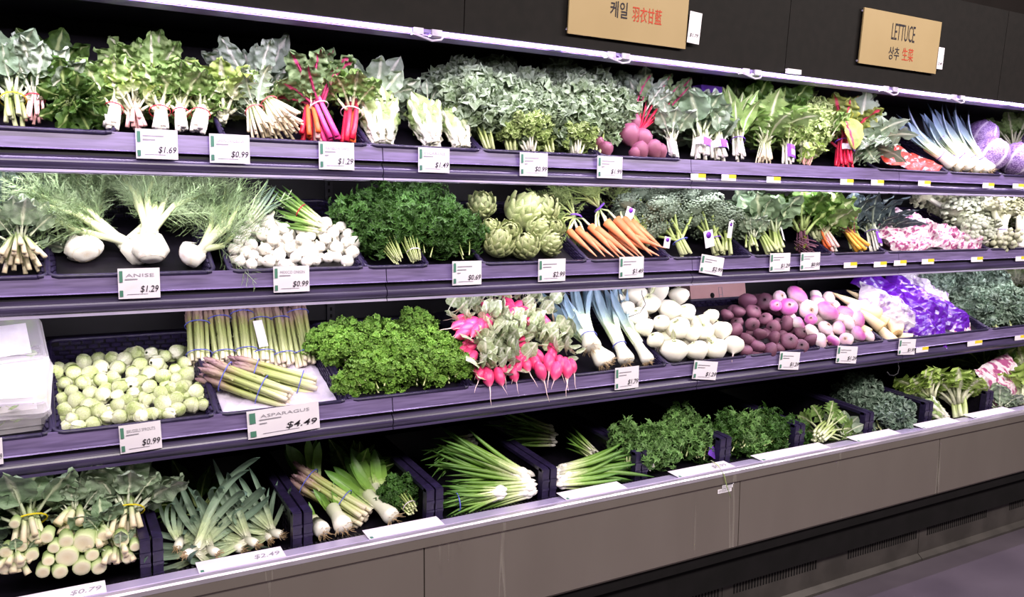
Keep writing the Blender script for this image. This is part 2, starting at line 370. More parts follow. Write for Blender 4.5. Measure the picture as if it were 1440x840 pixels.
# canopy and valance
VZ = H + .53
cpart('canopy', MB().extrude([(2.30, VZ + .012), (2.45, VZ + .02), (YB, VZ + .05), (YB, 2.5), (2.27, 2.5)], X0, X1), canm)
for a, b in ((X0, -.02), (-.017, 1.14), (1.143, 2.5), (2.503, 3.9), (3.903, X1)):
    cpart('valance_panel', MB().extrude([(2.285, VZ + .004), (2.255, VZ + .40), (2.27, VZ + .40), (2.30, VZ + .004)], a, b), valm)
cpart('lamp_reflector', MB().extrude([(2.285, VZ + .003), (2.285, VZ - .006), (2.30, VZ - .012), (2.375, VZ - .010), (2.375, VZ + .012), (2.30, VZ + .012)], X0, X1), tubem)
clips = [-.6, XP(1, 600, -.1, .32), XP(1, 868, -.1, .32), XP(1, 1055, -.1, .32), XP(1, 1250, -.1, .32), XP(1, 1345, -.1, .32), 4.6, X1]
for a, b in zip(clips[:-1], clips[1:]):
    led = cpart('light_tube', MB().tube([(a + .05, 2.288, VZ - .004), (b - .05, 2.288, VZ - .004)], .0055, 8), ledm, True)
    if b < X1:
        cpart('tube_clip', MB().box((b - .045, 2.278, VZ - .014), (b - .015, 2.305, VZ + .004)), clipm)
        c = cpart('tube_clip', MB().box((b + .012, 2.278, VZ - .014), (b + .045, 2.305, VZ + .004)), clipm)
        cpart('loose_wire', MB().tube([(b - .05, 2.282, VZ - .01), (b - .02, 2.276, VZ - .022), (b + .01, 2.275, VZ - .03), (b + .04, 2.278, VZ - .024), (b + .055, 2.285, VZ - .006)], .0035, 6), clipm, True, parent=c)
# bottom well, rail, steel front, kick plate
Y4, Z4, t4 = SH[4]; ZS = H - .94
cpart('bottom_deck', MB().extrude([(2.26, Z4 - .012), (YB, Z4 + .045), (YB, .30), (2.26, .30)], X0, X1), black)
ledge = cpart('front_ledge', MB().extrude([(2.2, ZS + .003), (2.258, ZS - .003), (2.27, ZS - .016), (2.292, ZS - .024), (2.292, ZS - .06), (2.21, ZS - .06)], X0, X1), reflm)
m = MB()
x = -.35
while x < 4.8:
    m.box((x, 2.262, ZS - .02), (x + .006, 2.296, ZS - .012)); x += .013
cpart('air_grille', m, black, kind='stuff')
rail = cpart('bumper_rail', MB().extrude([(2.192, ZS), (2.184, ZS - .005), (2.178, ZS - .018), (2.178, ZS - .045), (2.186, ZS - .05), (2.21, ZS - .05), (2.21, ZS)], X0, X1), steel)
cpart('rail_cap', MB().extrude([(2.18, ZS + .001), (2.176, ZS - .004), (2.176, ZS - .016), (2.182, ZS - .018), (2.21, ZS + .001)], X0, X1), steel_rail, parent=rail)
P5 = [X0, XP(3, 595 - 1, -.13, -.4), XP(3, 1038, -.13, -.4)]
P5 = [X0, P5[1] - 1.22, P5[1], P5[2], P5[2] + 1.22, P5[2] + 2.44, X1]
zb = H - 1.252
for a, b in zip(P5[:-1], P5[1:]):
    if b - a > .05: cpart('steel_panel', MB().extrude([(2.188, ZS - .05), (2.188, zb + .01), (2.196, zb), (2.205, zb), (2.205, ZS - .05)], a + .002, b - .002), steel)
cpart('front_body', MB().box((X0, 2.21, .28), (X1, 2.32, ZS - .061)), darkm)
cpart('dark_recess', MB().box((X0, 2.235, .16), (X1, 2.40, .279)), darkm)
for a, b in zip(P5[:-1], P5[1:]):
    if b - a < .05: continue
    kp = cpart('kick_plate', MB().extrude([(2.262, .205), (2.262, .03), (2.24, .012), (2.24, 0), (2.30, 0), (2.30, .205)], a + .002, b - .002), kickm)
    n = int((b - a - .16) / .016 * .5)
    for c0 in (a + .06, a + .12 + (b - a) * .5):
        m = MB()
        for i in range(n - 3): m.box((c0 + i * .016, 2.2605, .105), (c0 + i * .016 + .007, 2.2635, .165))
        cpart('vent_slots', m, darkm, parent=kp, kind='stuff')
cpart('end_panel', MB().box((X0 - .04, 2.2, 0), (X0, YB + .03, 2.5)), valm)
cpart('end_panel', MB().box((X1, 2.2, 0), (X1 + .04, YB + .03, 2.5)), valm)
# white barcode stickers on the steel
def sticker(px, py, wpx, hpx, label):
    P = atY(px, py, 2.1865); k = depth(P) / FPX
    t = solo('barcode_sticker', MB().box((-wpx * k / 2, -.0006, -hpx * k / 2), (wpx * k / 2, 0, hpx * k / 2)).mesh('sticker', stickw, False), label, 'sticker', Matrix.Translation(P))
    m = MB()
    for i in range(9): m.box((-wpx * k * .42 + i * wpx * k * .095, -.0009, -hpx * k * .3), (-wpx * k * .42 + (i + .55) * wpx * k * .095, -.0006, hpx * k * .3))
    obj('barcode', m.mesh('barcode', greym, False), None, t)
sticker(1027, 679, 13, 6, 'small white sticker, topmost of three on the steel front')
sticker(1023, 684, 20, 6, 'white sticker in the middle of three on the steel front')
sticker(1019, 690, 26, 6, 'longest white sticker, lowest of three on the steel front')

# ------------------------------------------------------------------ signs on the valance
def sign(c, wpx, hpx, lines, label, name='hanging_sign'):
    P = atY(c[0], c[1], 2.255); k = depth(P) / FPX; cosf = 1.0
    wd = wpx; ht = hpx
    Mx = Matrix.Translation(P) @ Matrix.Rotation(math.radians(4.3), 4, 'X') @ Matrix.Rotation(math.radians(c[2]), 4, 'Y')
    t = thing(name, label, 'sign', Mx)
    obj('board', MB().box((-wd / 2, 0, -ht / 2), (wd / 2, .006, ht / 2)).mesh('board', signm, False), None, t)
    for x, z in ((-1, -1), (1, -1), (-1, 1), (1, 1)):
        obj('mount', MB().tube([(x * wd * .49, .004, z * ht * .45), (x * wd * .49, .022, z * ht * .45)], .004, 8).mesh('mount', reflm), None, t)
    for body, mat, x, z, w_, h_, b in lines: letter(body, mat, t, x, z, w_, h_, bold=b)
    return t
def Xv(px, py, Y=2.255): return atY(px, py, Y).x
wl = Xv(1325, 38) - Xv(1217, 20)
sign((1268, 59, 0), wl, .214, [('LETTUCE', inkm, .005, .036, .15, .066, .0), ('상추', inkm, -.042, -.05, .068, .052, .006), ('生菜', redink, .048, -.047, .072, .052, .004)],
     'tan sign reading LETTUCE on the dark valance')
wk = Xv(972, 10) - Xv(806, 10)
sign((889, -8, 0), wk, .30, [('케일', inkm, -.05, -.055, .07, .052, .012), ('羽衣甘藍', redink, .068, -.06, .125, .05, .008)],
     'tan sign with Korean and Chinese lettering, cut by the top of the picture')
def paper(px, py, wd, ht, body, label, rot=0):
    P = atY(px, py, 2.2515); t = thing('price_slip', label, 'price slip', Matrix.Translation(P) @ Matrix.Rotation(math.radians(4.3), 4, 'X') @ Matrix.Rotation(math.radians(rot), 4, 'Y'))
    obj('slip', MB().box((-wd / 2, 0.004, -ht / 2), (wd / 2, .0046, ht / 2)).mesh('slip', cardm, False), None, t)
    letter(body, inkm, t, 0, -ht * .25, wd * .7, y=.003, shear=.2)
paper(978, 39, .055, .105, '$1.79', 'white slip reading $1.79 beside the Korean kale sign', 3)
paper(1324, 82, .04, .09, '2.49', 'white slip reading 2.49 beside the lettuce sign')
P = atY(1114, 101, 2.27)
solo('small_plate', MB().box((-.037, -.012, -.008), (.037, 0, .008)).mesh('plate', cardm, False), 'small blank grey plate at the lower edge of the valance', 'plate', Matrix.Translation(P))

# ------------------------------------------------------------------ price cards on the shelf rails
def card(s, x0, y0, x1, y1, price, label, lines=2, title=None, rot=0.0, yoff=-.016):
    Yc = SH[s][0] + yoff; a = atY(x0, y0, Yc); c = atY(x0, y1, Yc); b = atY(x1, (y0 + y1) / 2, Yc)
    wd = b.x - a.x; ht = a.z - c.z
    P = Vector(((a.x + b.x) / 2, Yc, 0)); P.z = (a.z + c.z) / 2
    py = proj(P)[1]; P.z += (py - (y0 + y1) / 2) * depth(P) / FPX * 1.0
    t = thing('price_card', label, 'price card', Matrix.Translation(P) @ Matrix.Rotation(math.radians(rot), 4, 'Y'), 'price cards on the shelf rails')
    g = MB()
    n = 6; Pg = np.zeros((2, n, 3))
    for j in range(n): q = j / (n - 1) - .5; Pg[0, j] = (q * wd, .004 * (1 - 4 * q * q) * -.5, -ht / 2); Pg[1, j] = (q * wd, .004 * (1 - 4 * q * q) * -.5 - .001, ht / 2)
    g.grid(Pg); Pb = Pg.copy(); Pb[:, :, 1] += .0008; g.grid(Pb[::-1])
    obj('card', g.mesh('card', cardm), None, t)
    y = -.0042
    obj('green_box', MB().box((-wd * .47, y, ht * .05), (-wd * .39, y + .0004, ht * .42)).mesh('green_box', greenm, False), None, t)
    obj('green_box', MB().box((-wd * .47, y, -ht * .42), (-wd * .39, y + .0004, -ht * .22)).mesh('green_box', greenm, False), None, t)
    m = MB()
    for i in range(lines):
        if title and i == 0: continue
        m.box((-wd * .34, y, ht * (.25 - .13 * i)), (-wd * .34 + wd * (.5 - .2 * i), y + .0004, ht * (.29 - .13 * i)))
    m.box((-wd * .3, y, -ht * .36), (wd * .2, y + .0004, -ht * .345))
    obj('small_print', m.mesh('small_print', greym, False), None, t)
    if title: letter(title, greym, t, wd * .02, ht * .27, wd * .68, ht * .11, y=y)
    letter(price, inkm, t, wd * .24, -ht * .2, wd * .44, ht * .25, y=y - .0003, shear=.22, bold=.006, name='price')
card(1, 190, 182, 250, 224, '$1.69', 'price card reading $1.69 under the white chard stalks')
card(1, 294, 189, 351, 230, '$0.99', 'price card reading $0.99 under the cut greens, beside the $1.69 card', title='GREEN DANDELION')
card(1, 448, 200, 498, 239, '$1.29', 'price card reading $1.29 under the rainbow chard', 3, title='RAINBOW SWISS')
card(1, 588, 208, 632, 243, '$1.49', 'price card reading $1.49 under the pale escarole heads', title='ESCAROLE')
card(1, 731, 215, 770, 248, '$0.99', 'price card reading $0.99 under the curly kale', 3)
card(1, 840, 220, 875, 251, '$1.99', 'price card reading $1.99 under the pink roots', 3)
card(2, 165, 377, 225, 420, '$1.29', 'price card reading $1.29 under the fennel tray', title='ANISE')
card(2, 384, 374, 435, 411, '$0.99', 'price card reading $0.99 under the white onions', title='MEXICO ONION')
card(2, 636, 367, 677, 401, '$0.69', 'price card reading $0.69 under the flat parsley', 3)
card(2, 757, 364, 795, 396, '$2.99', 'price card reading $2.99 under the artichokes')
card(2, 871, 361, 905, 391, '$1.49', 'price card reading $1.49 under the carrots')
card(2, 985, 360, 1017, 386, '$2.99', 'slanted price card reading $2.99 under the broccolini', rot=9)
card(2, 1083, 356, 1111, 382, '$1.29', 'price card reading $1.29 under the collard stalks')
card(2, 1126, 355, 1153, 380, '$0.99', 'price card reading $0.99 under the yellow chard')
card(3, -30, 617, 4, 655, '$3.99', 'price card at the picture edge under the clamshells')
card(3, 167, 595, 227, 635, '$0.99', 'price card reading $0.99 under the sprouts tray', title='BRUSSELS SPROUTS', rot=-2)
card(3, 347, 571, 449, 611, '$4.49', 'wide price card reading ASPARAGUS $4.49 under the asparagus tray', 3, title='ASPARAGUS', rot=-2.5)
card(3, 865, 516, 898, 547, '$1.79', 'price card reading $1.79 under the leeks')
card(3, 975, 508, 1008, 534, '$1.29', 'slanted price card under the white turnips', rot=8)
card(3, 1096, 495, 1124, 520, '$1.29', 'slanted price card under the beets', rot=6)
card(3, 1177, 487, 1205, 511, '$1.29', 'slanted price card under the purple turnips', rot=6)
card(3, 1264, 477, 1287, 499, '$1.99', 'price card under the parsnips beside the yellow shelf tag', rot=4)
def minitag(s, px, py, wpx, label):
    P = atY(px, py, SH[s][0] - .013); k = depth(P) / FPX; wd = wpx * k * 1.25; h = .024
    t = thing('shelf_tag', label, 'shelf tag', Matrix.Translation(P), 'yellow and white shelf tags')
    obj('tag_card', MB().box((-wd / 2, 0, -h / 2), (wd / 2, .0008, h / 2)).mesh('tag_card', cardm, False), None, t)
    obj('yellow_field', MB().box((0.0, -.0006, -.002), (wd / 2, 0, h / 2)).mesh('yellow_field', cardy, False), None, t)
_near = {1: ['bok choy labels', 'dandelion bunch', 'frilly mustard bunch', 'red chard stalks', 'drooping grey greens', 'red packages', 'leek tray', 'wrapped cabbages'],
         2: ['yellow chard stalks', 'dark kale tag', 'pink bags', 'tail of the pink bags', 'cauliflower tray', 'last cauliflower'], 3: ['parsnips', 'purple bags', 'dark curly kale']}
for s, L in ((1, [(982, 249), (1025, 250), (1088, 253), (1191, 256), (1234, 257), (1300, 258), (1390, 261), (1432, 262)]),
             (2, [(1196, 373), (1238, 372), (1266, 370), (1305, 368), (1374, 365), (1436, 364)]), (3, [(1297, 492), (1371, 483), (1435, 475)])):
    for (px, py), nn in zip(L, _near[s]): minitag(s, px, py, 22 if (s, px) != (3, 1371) else 28, 'small yellow and white shelf tag under the ' + nn)

# ------------------------------------------------------------------ trays and crates
def shelf_frame(s, x, d=.0, off=0.0):
    Y, Z, t = SH[s]; k = math.tan(math.radians(t)); a = math.radians(t)
    return Matrix.Translation((x, Y + d, Z + d * k + off)) @ Matrix.Rotation(a, 4, 'X')
def tray(s, pa, pb, label, D=.42, h=.062, d=.012, weave=True):
    xa, xb = XP(s, pa, .02), XP(s, pb, .02); W = xb - xa
    t = thing('wicker_tray', label, 'tray', shelf_frame(s, (xa + xb) / 2, d, -.04), 'black woven trays')
    m = MB(); w2 = W / 2; fl = .012; th = .004
    m.box((-w2 + fl, fl, 0), (w2 - fl, D - fl, th))
    def wall(p0, p1, q0, q1):                            # bottom edge p0-p1, top edge q0-q1, thickness inward
        P = [Vector(v) for v in (p0, p1, q1, q0)]; n = (P[1] - P[0]).cross(P[3] - P[0]).normalized() * th
        V = [tuple(v) for v in P] + [tuple(v + n) for v in P]
        m.add(V, [(0, 1, 2, 3), (7, 6, 5, 4), (0, 4, 5, 1), (1, 5, 6, 2), (2, 6, 7, 3), (3, 7, 4, 0)])
    B = [(-w2 + fl, fl, 0), (w2 - fl, fl, 0), (w2 - fl, D - fl, 0), (-w2 + fl, D - fl, 0)]
    T = [(-w2, 0, h), (w2, 0, h), (w2, D, h + .02), (-w2, D, h + .02)]
    T[0] = (-w2, 0, h * .55); T[1] = (w2, 0, h * .55)
    for i in range(4): j = (i + 1) % 4; wall(B[j], B[i], T[j], T[i])
    obj('shell', m.mesh('shell', black, False), None, t)
    r = .022; pts = []
    for cx, cy, cz, q0 in ((w2 - r, r, T[1][2], -90), (w2 - r, D - r, T[2][2], 0), (-w2 + r, D - r, T[3][2], 90), (-w2 + r, r, T[0][2], 180)):
        for q in range(0, 91, 30): pts.append((cx + r * math.cos(math.radians(q0 + q)), cy + r * math.sin(math.radians(q0 + q)), cz))
    obj('rim', MB().tube(pts + [pts[0]], .0065, 6).mesh('rim', weave_m), None, t)
    if weave:
        g = MB(); st = .03
        for row in range(6):
            f = (row + .5) / 6
            n = int(W / st)
            for i in range(n):
                x = -w2 + fl + (i + .5 * (row % 2)) * (W - 2 * fl) / n
                g.box((x, D - fl * (1 - f) - .012, (h + .02) * f - .004), (x + st * .78, D - fl * (1 - f) - .003, (h + .02) * f + .004))
            n = int(D / st)
            for sd in (-1, 1):
                for i in range(n):
                    y = fl + (i + .5 * (row % 2)) * (D - 2 * fl) / n; hh = h * (.55 + .6 * y / D)
                    x = sd * (w2 - fl * (1 - f) - .006)
                    g.box((x - .004, y, hh * f - .004), (x + .004, y + st * .78, hh * f + .004))
        for row in range(3):
            n = int(W / st)
            for i in range(n):
                x = -w2 + (i + .5 * (row % 2)) * W / n
                g.box((x, .0, .006 + row * .011), (x + st * .75, .009, .013 + row * .011))
        obj('weave', g.mesh('weave', weave_m, False), None, t, kind='stuff')
    return t
def wedge(t, W, D, h0, h1, mat=None):                     # false bottom that lifts the rear of a display
    obj('riser', MB().extrude([(.02, .005), (D - .02, .005), (D - .02, h1), (.02, h0)], -W / 2 + .02, W / 2 - .02).mesh('riser', mat or black, False), None, t)
def trayW(s, pa, pb): return XP(s, pb, .02) - XP(s, pa, .02)

trays = [(2, -60, 66, 'black woven tray holding cut greens at the picture edge'), (2, 68, 300, 'black woven tray holding fennel bulbs'),
    (2, 322, 510, 'black woven tray holding white onions'), (2, 512, 600, 'black woven tray at the stems of the flat parsley'),
    (2, 676, 822, 'black woven tray holding artichokes'), (2, 824, 938, 'black woven tray holding carrots'), (2, 940, 1052, 'black woven tray holding broccolini'),
    (2, 1054, 1165, 'black woven tray holding collards and red stalks'), (2, 1166, 1240, 'black woven tray holding yellow chard stalks'), (2, 1242, 1384, 'black woven tray under the pink bags'), (2, 1386, 1500, 'black woven tray holding cauliflower'),
    (3, -120, 72, 'black woven tray holding clear clamshells'), (3, 76, 303, 'black woven tray holding brussels sprouts'), (3, 306, 486, 'black woven tray holding asparagus'),
    (3, 490, 658, 'black woven tray holding curly parsley'), (3, 662, 798, 'black woven tray under the radishes'), (3, 800, 934, 'black woven tray holding leeks beside white turnips'), (3, 936, 1046, 'black woven tray holding white turnips'), (3, 1048, 1149, 'black woven tray holding beets'),
    (3, 1151, 1238, 'black woven tray holding purple turnips'), (3, 1240, 1386, 'black woven tray under the purple bags'), (3, 1388, 1500, 'black woven tray holding dark curly kale'),
    (1, -40, 160, 'black woven tray under the leftmost top shelf greens'), (1, 312, 515, 'black woven tray under the rainbow chard'), (1, 517, 672, 'black woven tray under the escarole heads'), (1, 674, 838, 'black woven tray under the curly kale'), (1, 842, 952, 'black woven tray under the pink roots'),
    (1, 1228, 1328, 'black woven tray holding red packages'), (1, 1330, 1402, 'black woven tray holding top shelf leeks'), (1, 1404, 1490, 'black woven tray under wrapped cabbages')]
TR = {}
for s, a, b, l in trays: TR[(s, a)] = tray(s, a, b, l)
for key, b, h0, h1 in (((3, 76), 303, .006, .03), ((2, 322), 510, .006, .05), ((3, 936), 1046, .01, .12), ((3, 1048), 1149, .01, .07), ((3, 1151), 1238, .01, .11), ((2, 676), 822, .01, .05), ((2, 68), 300, .006, .03), ((3, 662), 798, .01, .12), ((3, 490), 658, .01, .06), ((3, 1240), 1386, .01, .08), ((2, 1242), 1384, .01, .05)):
    wedge(TR[key], trayW(key[0], key[1], b), .40, h0, h1)

def crate(pa, pb, label, yt, h=.13):
    # open-fronted display crate on the bottom deck between two divider positions
    xa, xb = pa, pb; W = xb - xa; D = .52
    t = thing('plastic_crate', label, 'crate', Matrix.Translation(((xa + xb) / 2, 2.305, Z4)) @ Matrix.Rotation(math.radians(t4), 4, 'X'), 'black plastic crates on the bottom deck')
    obj('base', MB().box((-W / 2 + .004, .01, -.008), (W / 2 - .004, D, .004)).mesh('base', black, False), None, t)
    for sd in (-1, 1):
        m = MB(); x0, x1 = sorted((sd * (W / 2 - .003), sd * (W / 2 - .014)))
        # a wall with a block of square hand holes
        ys = [0, .10] + [.10 + .022 * i for i in range(1, 6)] + [.21, D]
        zs = [-.008, .035, .037, .055, .057, .075, .077, .095, h]
        m.box((x0, 0, -.008), (x1, .09, h)); m.box((x0, .22, -.008), (x1, D, h)); m.box((x0, .09, -.008), (x1, .22, .03)); m.box((x0, .09, .098), (x1, .22, h))
        for i in range(5): m.box((x0, .09 + i * .0295, .03), (x1, .09 + i * .0295 + .012, .098))
        for i in range(3): m.box((x0, .09, .044 + i * .017), (x1, .22, .05 + i * .017))
        wl_ = obj('side_wall', m.mesh('side_wall', black, False), None, t)
        xo0, xo1 = sorted((sd * (W / 2 - .001), sd * (W / 2 - .026)))
        f = MB().box((xo0, -.004, h - .006), (xo1, D, h + .006)).box((xo0, -.012, -.008), (xo1, .016, h + .004))
        for zz in (.03, .06, .09): f.box((xo0 - .001, -.015, zz), (xo1 + .001, -.01, zz + .008))
        obj('rim', f.mesh('rim', weave_m, False), None, wl_)
    obj('back_wall', MB().box((-W / 2 + .004, D - .01, -.008), (W / 2 - .004, D, h)).mesh('back_wall', black, False), None, t)
DX = [XP(4, px, .02) for px in (-230, 214, 424, 608, 768, 897, 1014, 1118, 1215, 1299, 1384, 1465)]
cn = ['cut kohlrabi greens', 'grey-green leeks', 'lying asparagus', 'green onions nearest the steel seam', 'green onions in front of a dark bunch', 'cilantro', 'leafy mint', 'short celery stems', 'dark kale', 'celery hearts', 'pink bag and lettuce']
for i in range(len(DX) - 1): crate(DX[i] + .002, DX[i + 1] - .002, 'black plastic crate holding ' + cn[i], 0)

# cards lying on the bottom ledge
def ledge_card(pa, pb, label, price=None):
    P0 = [on(4, px, py, .038, 0) for px, py in (pa, pb)]
    c = (P0[0] + P0[1]) / 2; wd = abs(P0[1].x - P0[0].x)
    a = math.atan2(-.04, .066 + .03)
    t = thing('ledge_card', label, 'price card', Matrix.Translation((c.x, 2.225, ZS + .006)) @ Matrix.Rotation(math.radians(5), 4, 'X'), 'white cards lying on the steel ledge')
    obj('card', MB().box((-wd / 2, -.026, 0), (wd / 2, .036, .001)).mesh('card', cardm, False), None, t)
    obj('green_box', MB().box((-wd * .48, -.024, .001), (-wd * .44, -.012, .0013)).mesh('green_box', greenm, False), None, t)
    if price:
        me, tw, th = text(price, greym, .22, .012); k = .07 / tw
        obj('price', me, Matrix.Translation((wd * .3, 0, .0015)) @ Matrix.Diagonal((k, k, k, 1)), t)
for a, b, l, p in (((5, 835), (143, 800), 'white price card on the ledge below the cut greens', '$0.79'), ((270, 790), (388, 768), 'white price card on the ledge below the grey leeks', '$2.49'),
    ((500, 745), (598, 722), 'white price card on the ledge below the lying asparagus', None), ((763, 690), (850, 676), 'bright white card on the ledge below the green onions', None), ((920, 662), (1000, 648), 'white price card on the ledge below the cilantro', '$0.99'),
    ((1035, 640), (1130, 622), 'white card on the ledge below the leafy mint', None), ((1170, 615), (1235, 605), 'white card on the ledge below the short celery', None), ((1260, 597), (1310, 587), 'white card on the ledge below the celery hearts', None), ((1330, 583), (1390, 573), 'white card on the ledge below the pink bag', None)):
    ledge_card(a, b, l, p)

# ------------------------------------------------------------------ leaf shapes
def prof(kind, u):
    if kind == 'ovate': return max(0, math.sin(PI * u ** .72)) ** .7
    if kind == 'obov': return max(0, math.sin(PI * u ** 1.35)) ** .6 * (.55 + .5 * u)
    if kind == 'lance': return max(0, math.sin(PI * u ** .8)) ** 1.0
    if kind == 'round': return max(0, math.sin(PI * u)) ** .5
    if kind == 'strap': return (1 - u ** 6) * (.75 + .25 * u)
def leaf_mesh(name, mat, kind='ovate', wid=.3, n=14, m=9, ruf=.03, fr=18, bend=.8, cup=.15, pet=.22, petr=.018, crink=.012, jag=0.0, seed=0, twist=0.0):
    rd = random.Random(seed); ph = [rd.uniform(0, 6.28) for _ in range(8)]; N = 40
    th = [bend * (i / N) ** 1.6 for i in range(N + 1)]; cy = [0.0]; cz = [0.0]
    for i in range(N): cy.append(cy[-1] + math.sin(th[i]) / N); cz.append(cz[-1] + math.cos(th[i]) / N)
    def cl(z):
        f = min(.9999, max(0, z)) * N; i = int(f); f -= i
        a = th[i] * (1 - f) + th[i + 1] * f
        return cy[i] * (1 - f) + cy[i + 1] * f, cz[i] * (1 - f) + cz[i + 1] * f, a
    P = np.zeros((n, m, 3)); C = np.zeros((n, m, 3)); sv = Vector((seed * 3.7, seed * 1.3, 0))
    for i in range(n):
        u = i / (n - 1); z = pet + (1 - pet) * u; w_ = wid * max(prof(kind, u), .04 if i else .02)
        tw = twist * (z - pet)
        for j in range(m):
            v = 2 * j / (m - 1) - 1; av = abs(v); sd = 0 if v < 0 else 3
            e = av ** 1.6
            h = cup * w_ * av * av + ruf * e * (math.sin(fr * u + ph[sd]) + .6 * math.sin(fr * 1.9 * u + ph[sd + 1] + 2 * av))
            h += crink * noise.noise(Vector((v * 3, u * 7, 0)) + sv) * 2
            ww = w_ * (1 + jag * math.sin(fr * 1.3 * u + ph[6] + sd) * e) + ruf * .5 * e * math.cos(fr * u * 1.4 + ph[sd + 2])
            x = v * ww; zz = z + (ruf * .6 * e * math.sin(fr * .8 * u + ph[7] + sd) if ruf > .05 else 0) - .25 * w_ * av * av * (1 if kind in ('obov', 'round') else -.3) * (1 if 0 < i < n - 1 else 0)
            y0, z0, a = cl(zz)
            xx = x * math.cos(tw) - h * math.sin(tw); hh = x * math.sin(tw) + h * math.cos(tw)
            P[i, j] = (xx, y0 + hh * math.cos(a), z0 - hh * math.sin(a)); C[i, j] = (1 - av, z, min(1, max(0, .5 + (h / max(ruf, .012)) * .25)) * e)
    g = MB().grid(P, C)
    zs = [0, pet * .5, pet, pet + (1 - pet) * .35, pet + (1 - pet) * .7]; rr = [petr * 1.3, petr * 1.1, petr, petr * .6, petr * .2]
    pts = [(0, cl(z)[0] - r * .4, cl(z)[1]) for z, r in zip(zs, rr)]
    g.tube(pts, rr, 5, C=zs, cap=True)
    return g.mesh(name, mat)
LS = {}
SPEC = dict(
    collard=dict(kind='ovate', wid=.25, ruf=.028, fr=13, n=18, m=11, crink=.025, bend=.75, cup=.35, pet=.28, petr=.022),
    kale=dict(kind='ovate', wid=.22, ruf=.075, fr=38, n=34, m=13, bend=.9, pet=.2, petr=.022, crink=.03, jag=.15),
    chard=dict(kind='ovate', wid=.2, ruf=.04, fr=19, n=22, m=11, bend=.85, crink=.04, pet=.3, petr=.024),
    romaine=dict(kind='obov', wid=.24, ruf=.04, fr=20, n=20, m=11, bend=-.25, cup=-.5, pet=.05, petr=.05, crink=.035),
    frilly=dict(kind='obov', wid=.33, ruf=.06, fr=24, n=20, m=11, bend=.9, pet=.08, petr=.03, crink=.03),
    lance=dict(kind='lance', wid=.13, ruf=.012, fr=9, bend=.7, pet=.2, petr=.014),
    jagged=dict(kind='lance', wid=.15, ruf=.02, fr=26, n=22, bend=1.0, pet=.15, petr=.014, jag=.5),
    lacinato=dict(kind='lance', wid=.11, ruf=.015, fr=22, bend=.9, pet=.2, petr=.016, crink=.025, n=18),
    small=dict(kind='round', wid=.3, ruf=.02, fr=9, n=8, m=7, bend=.9, pet=.35, petr=.02),
    celery=dict(kind='ovate', wid=.26, ruf=.05, fr=20, n=16, m=9, bend=.7, pet=.5, petr=.03, jag=.35),
)
def leafset(shape, mat, k=3):
    key = (shape, mat.name)
    if key not in LS: LS[key] = [leaf_mesh('leaf', mat, seed=i * 7 + 3, **{**SPEC[shape], 'bend': SPEC[shape]['bend'] * (.6 + .45 * i)}) for i in range(k)]
    return LS[key]
_bands = {}
def band_mesh(mat):
    if mat.name not in _bands:
        g = MB(); k = 16
        Pq = np.array([[(math.cos(2 * PI * j / k) * r, math.sin(2 * PI * j / k) * r, z) for j in range(k)] for r, z in ((1, -.16), (1.05, -.1), (1.05, .1), (1, .16))])
        _bands[mat.name] = g.grid(Pq, wrap=True).mesh('band', mat)
    return _bands[mat.name]
def band(t, mat, z, r, name='band'): return obj(name, band_mesh(mat), Matrix.Translation((0, 0, z)) @ Matrix.Diagonal((r, r, max(r * .35, .012), 1)), t)
def stem_mesh(mat, ln, r0, r1, bow=.1, seed=0, k=7):
    rd = random.Random(seed); b = rd.uniform(-bow, bow) * ln; c = rd.uniform(-bow, bow) * ln
    return MB().tube([(b * math.sin(PI * q / 5) , c * math.sin(PI * q / 5), ln * q / 5) for q in range(6)], [r0 + (r1 - r0) * q / 5 for q in range(6)], k).mesh('stem', mat)

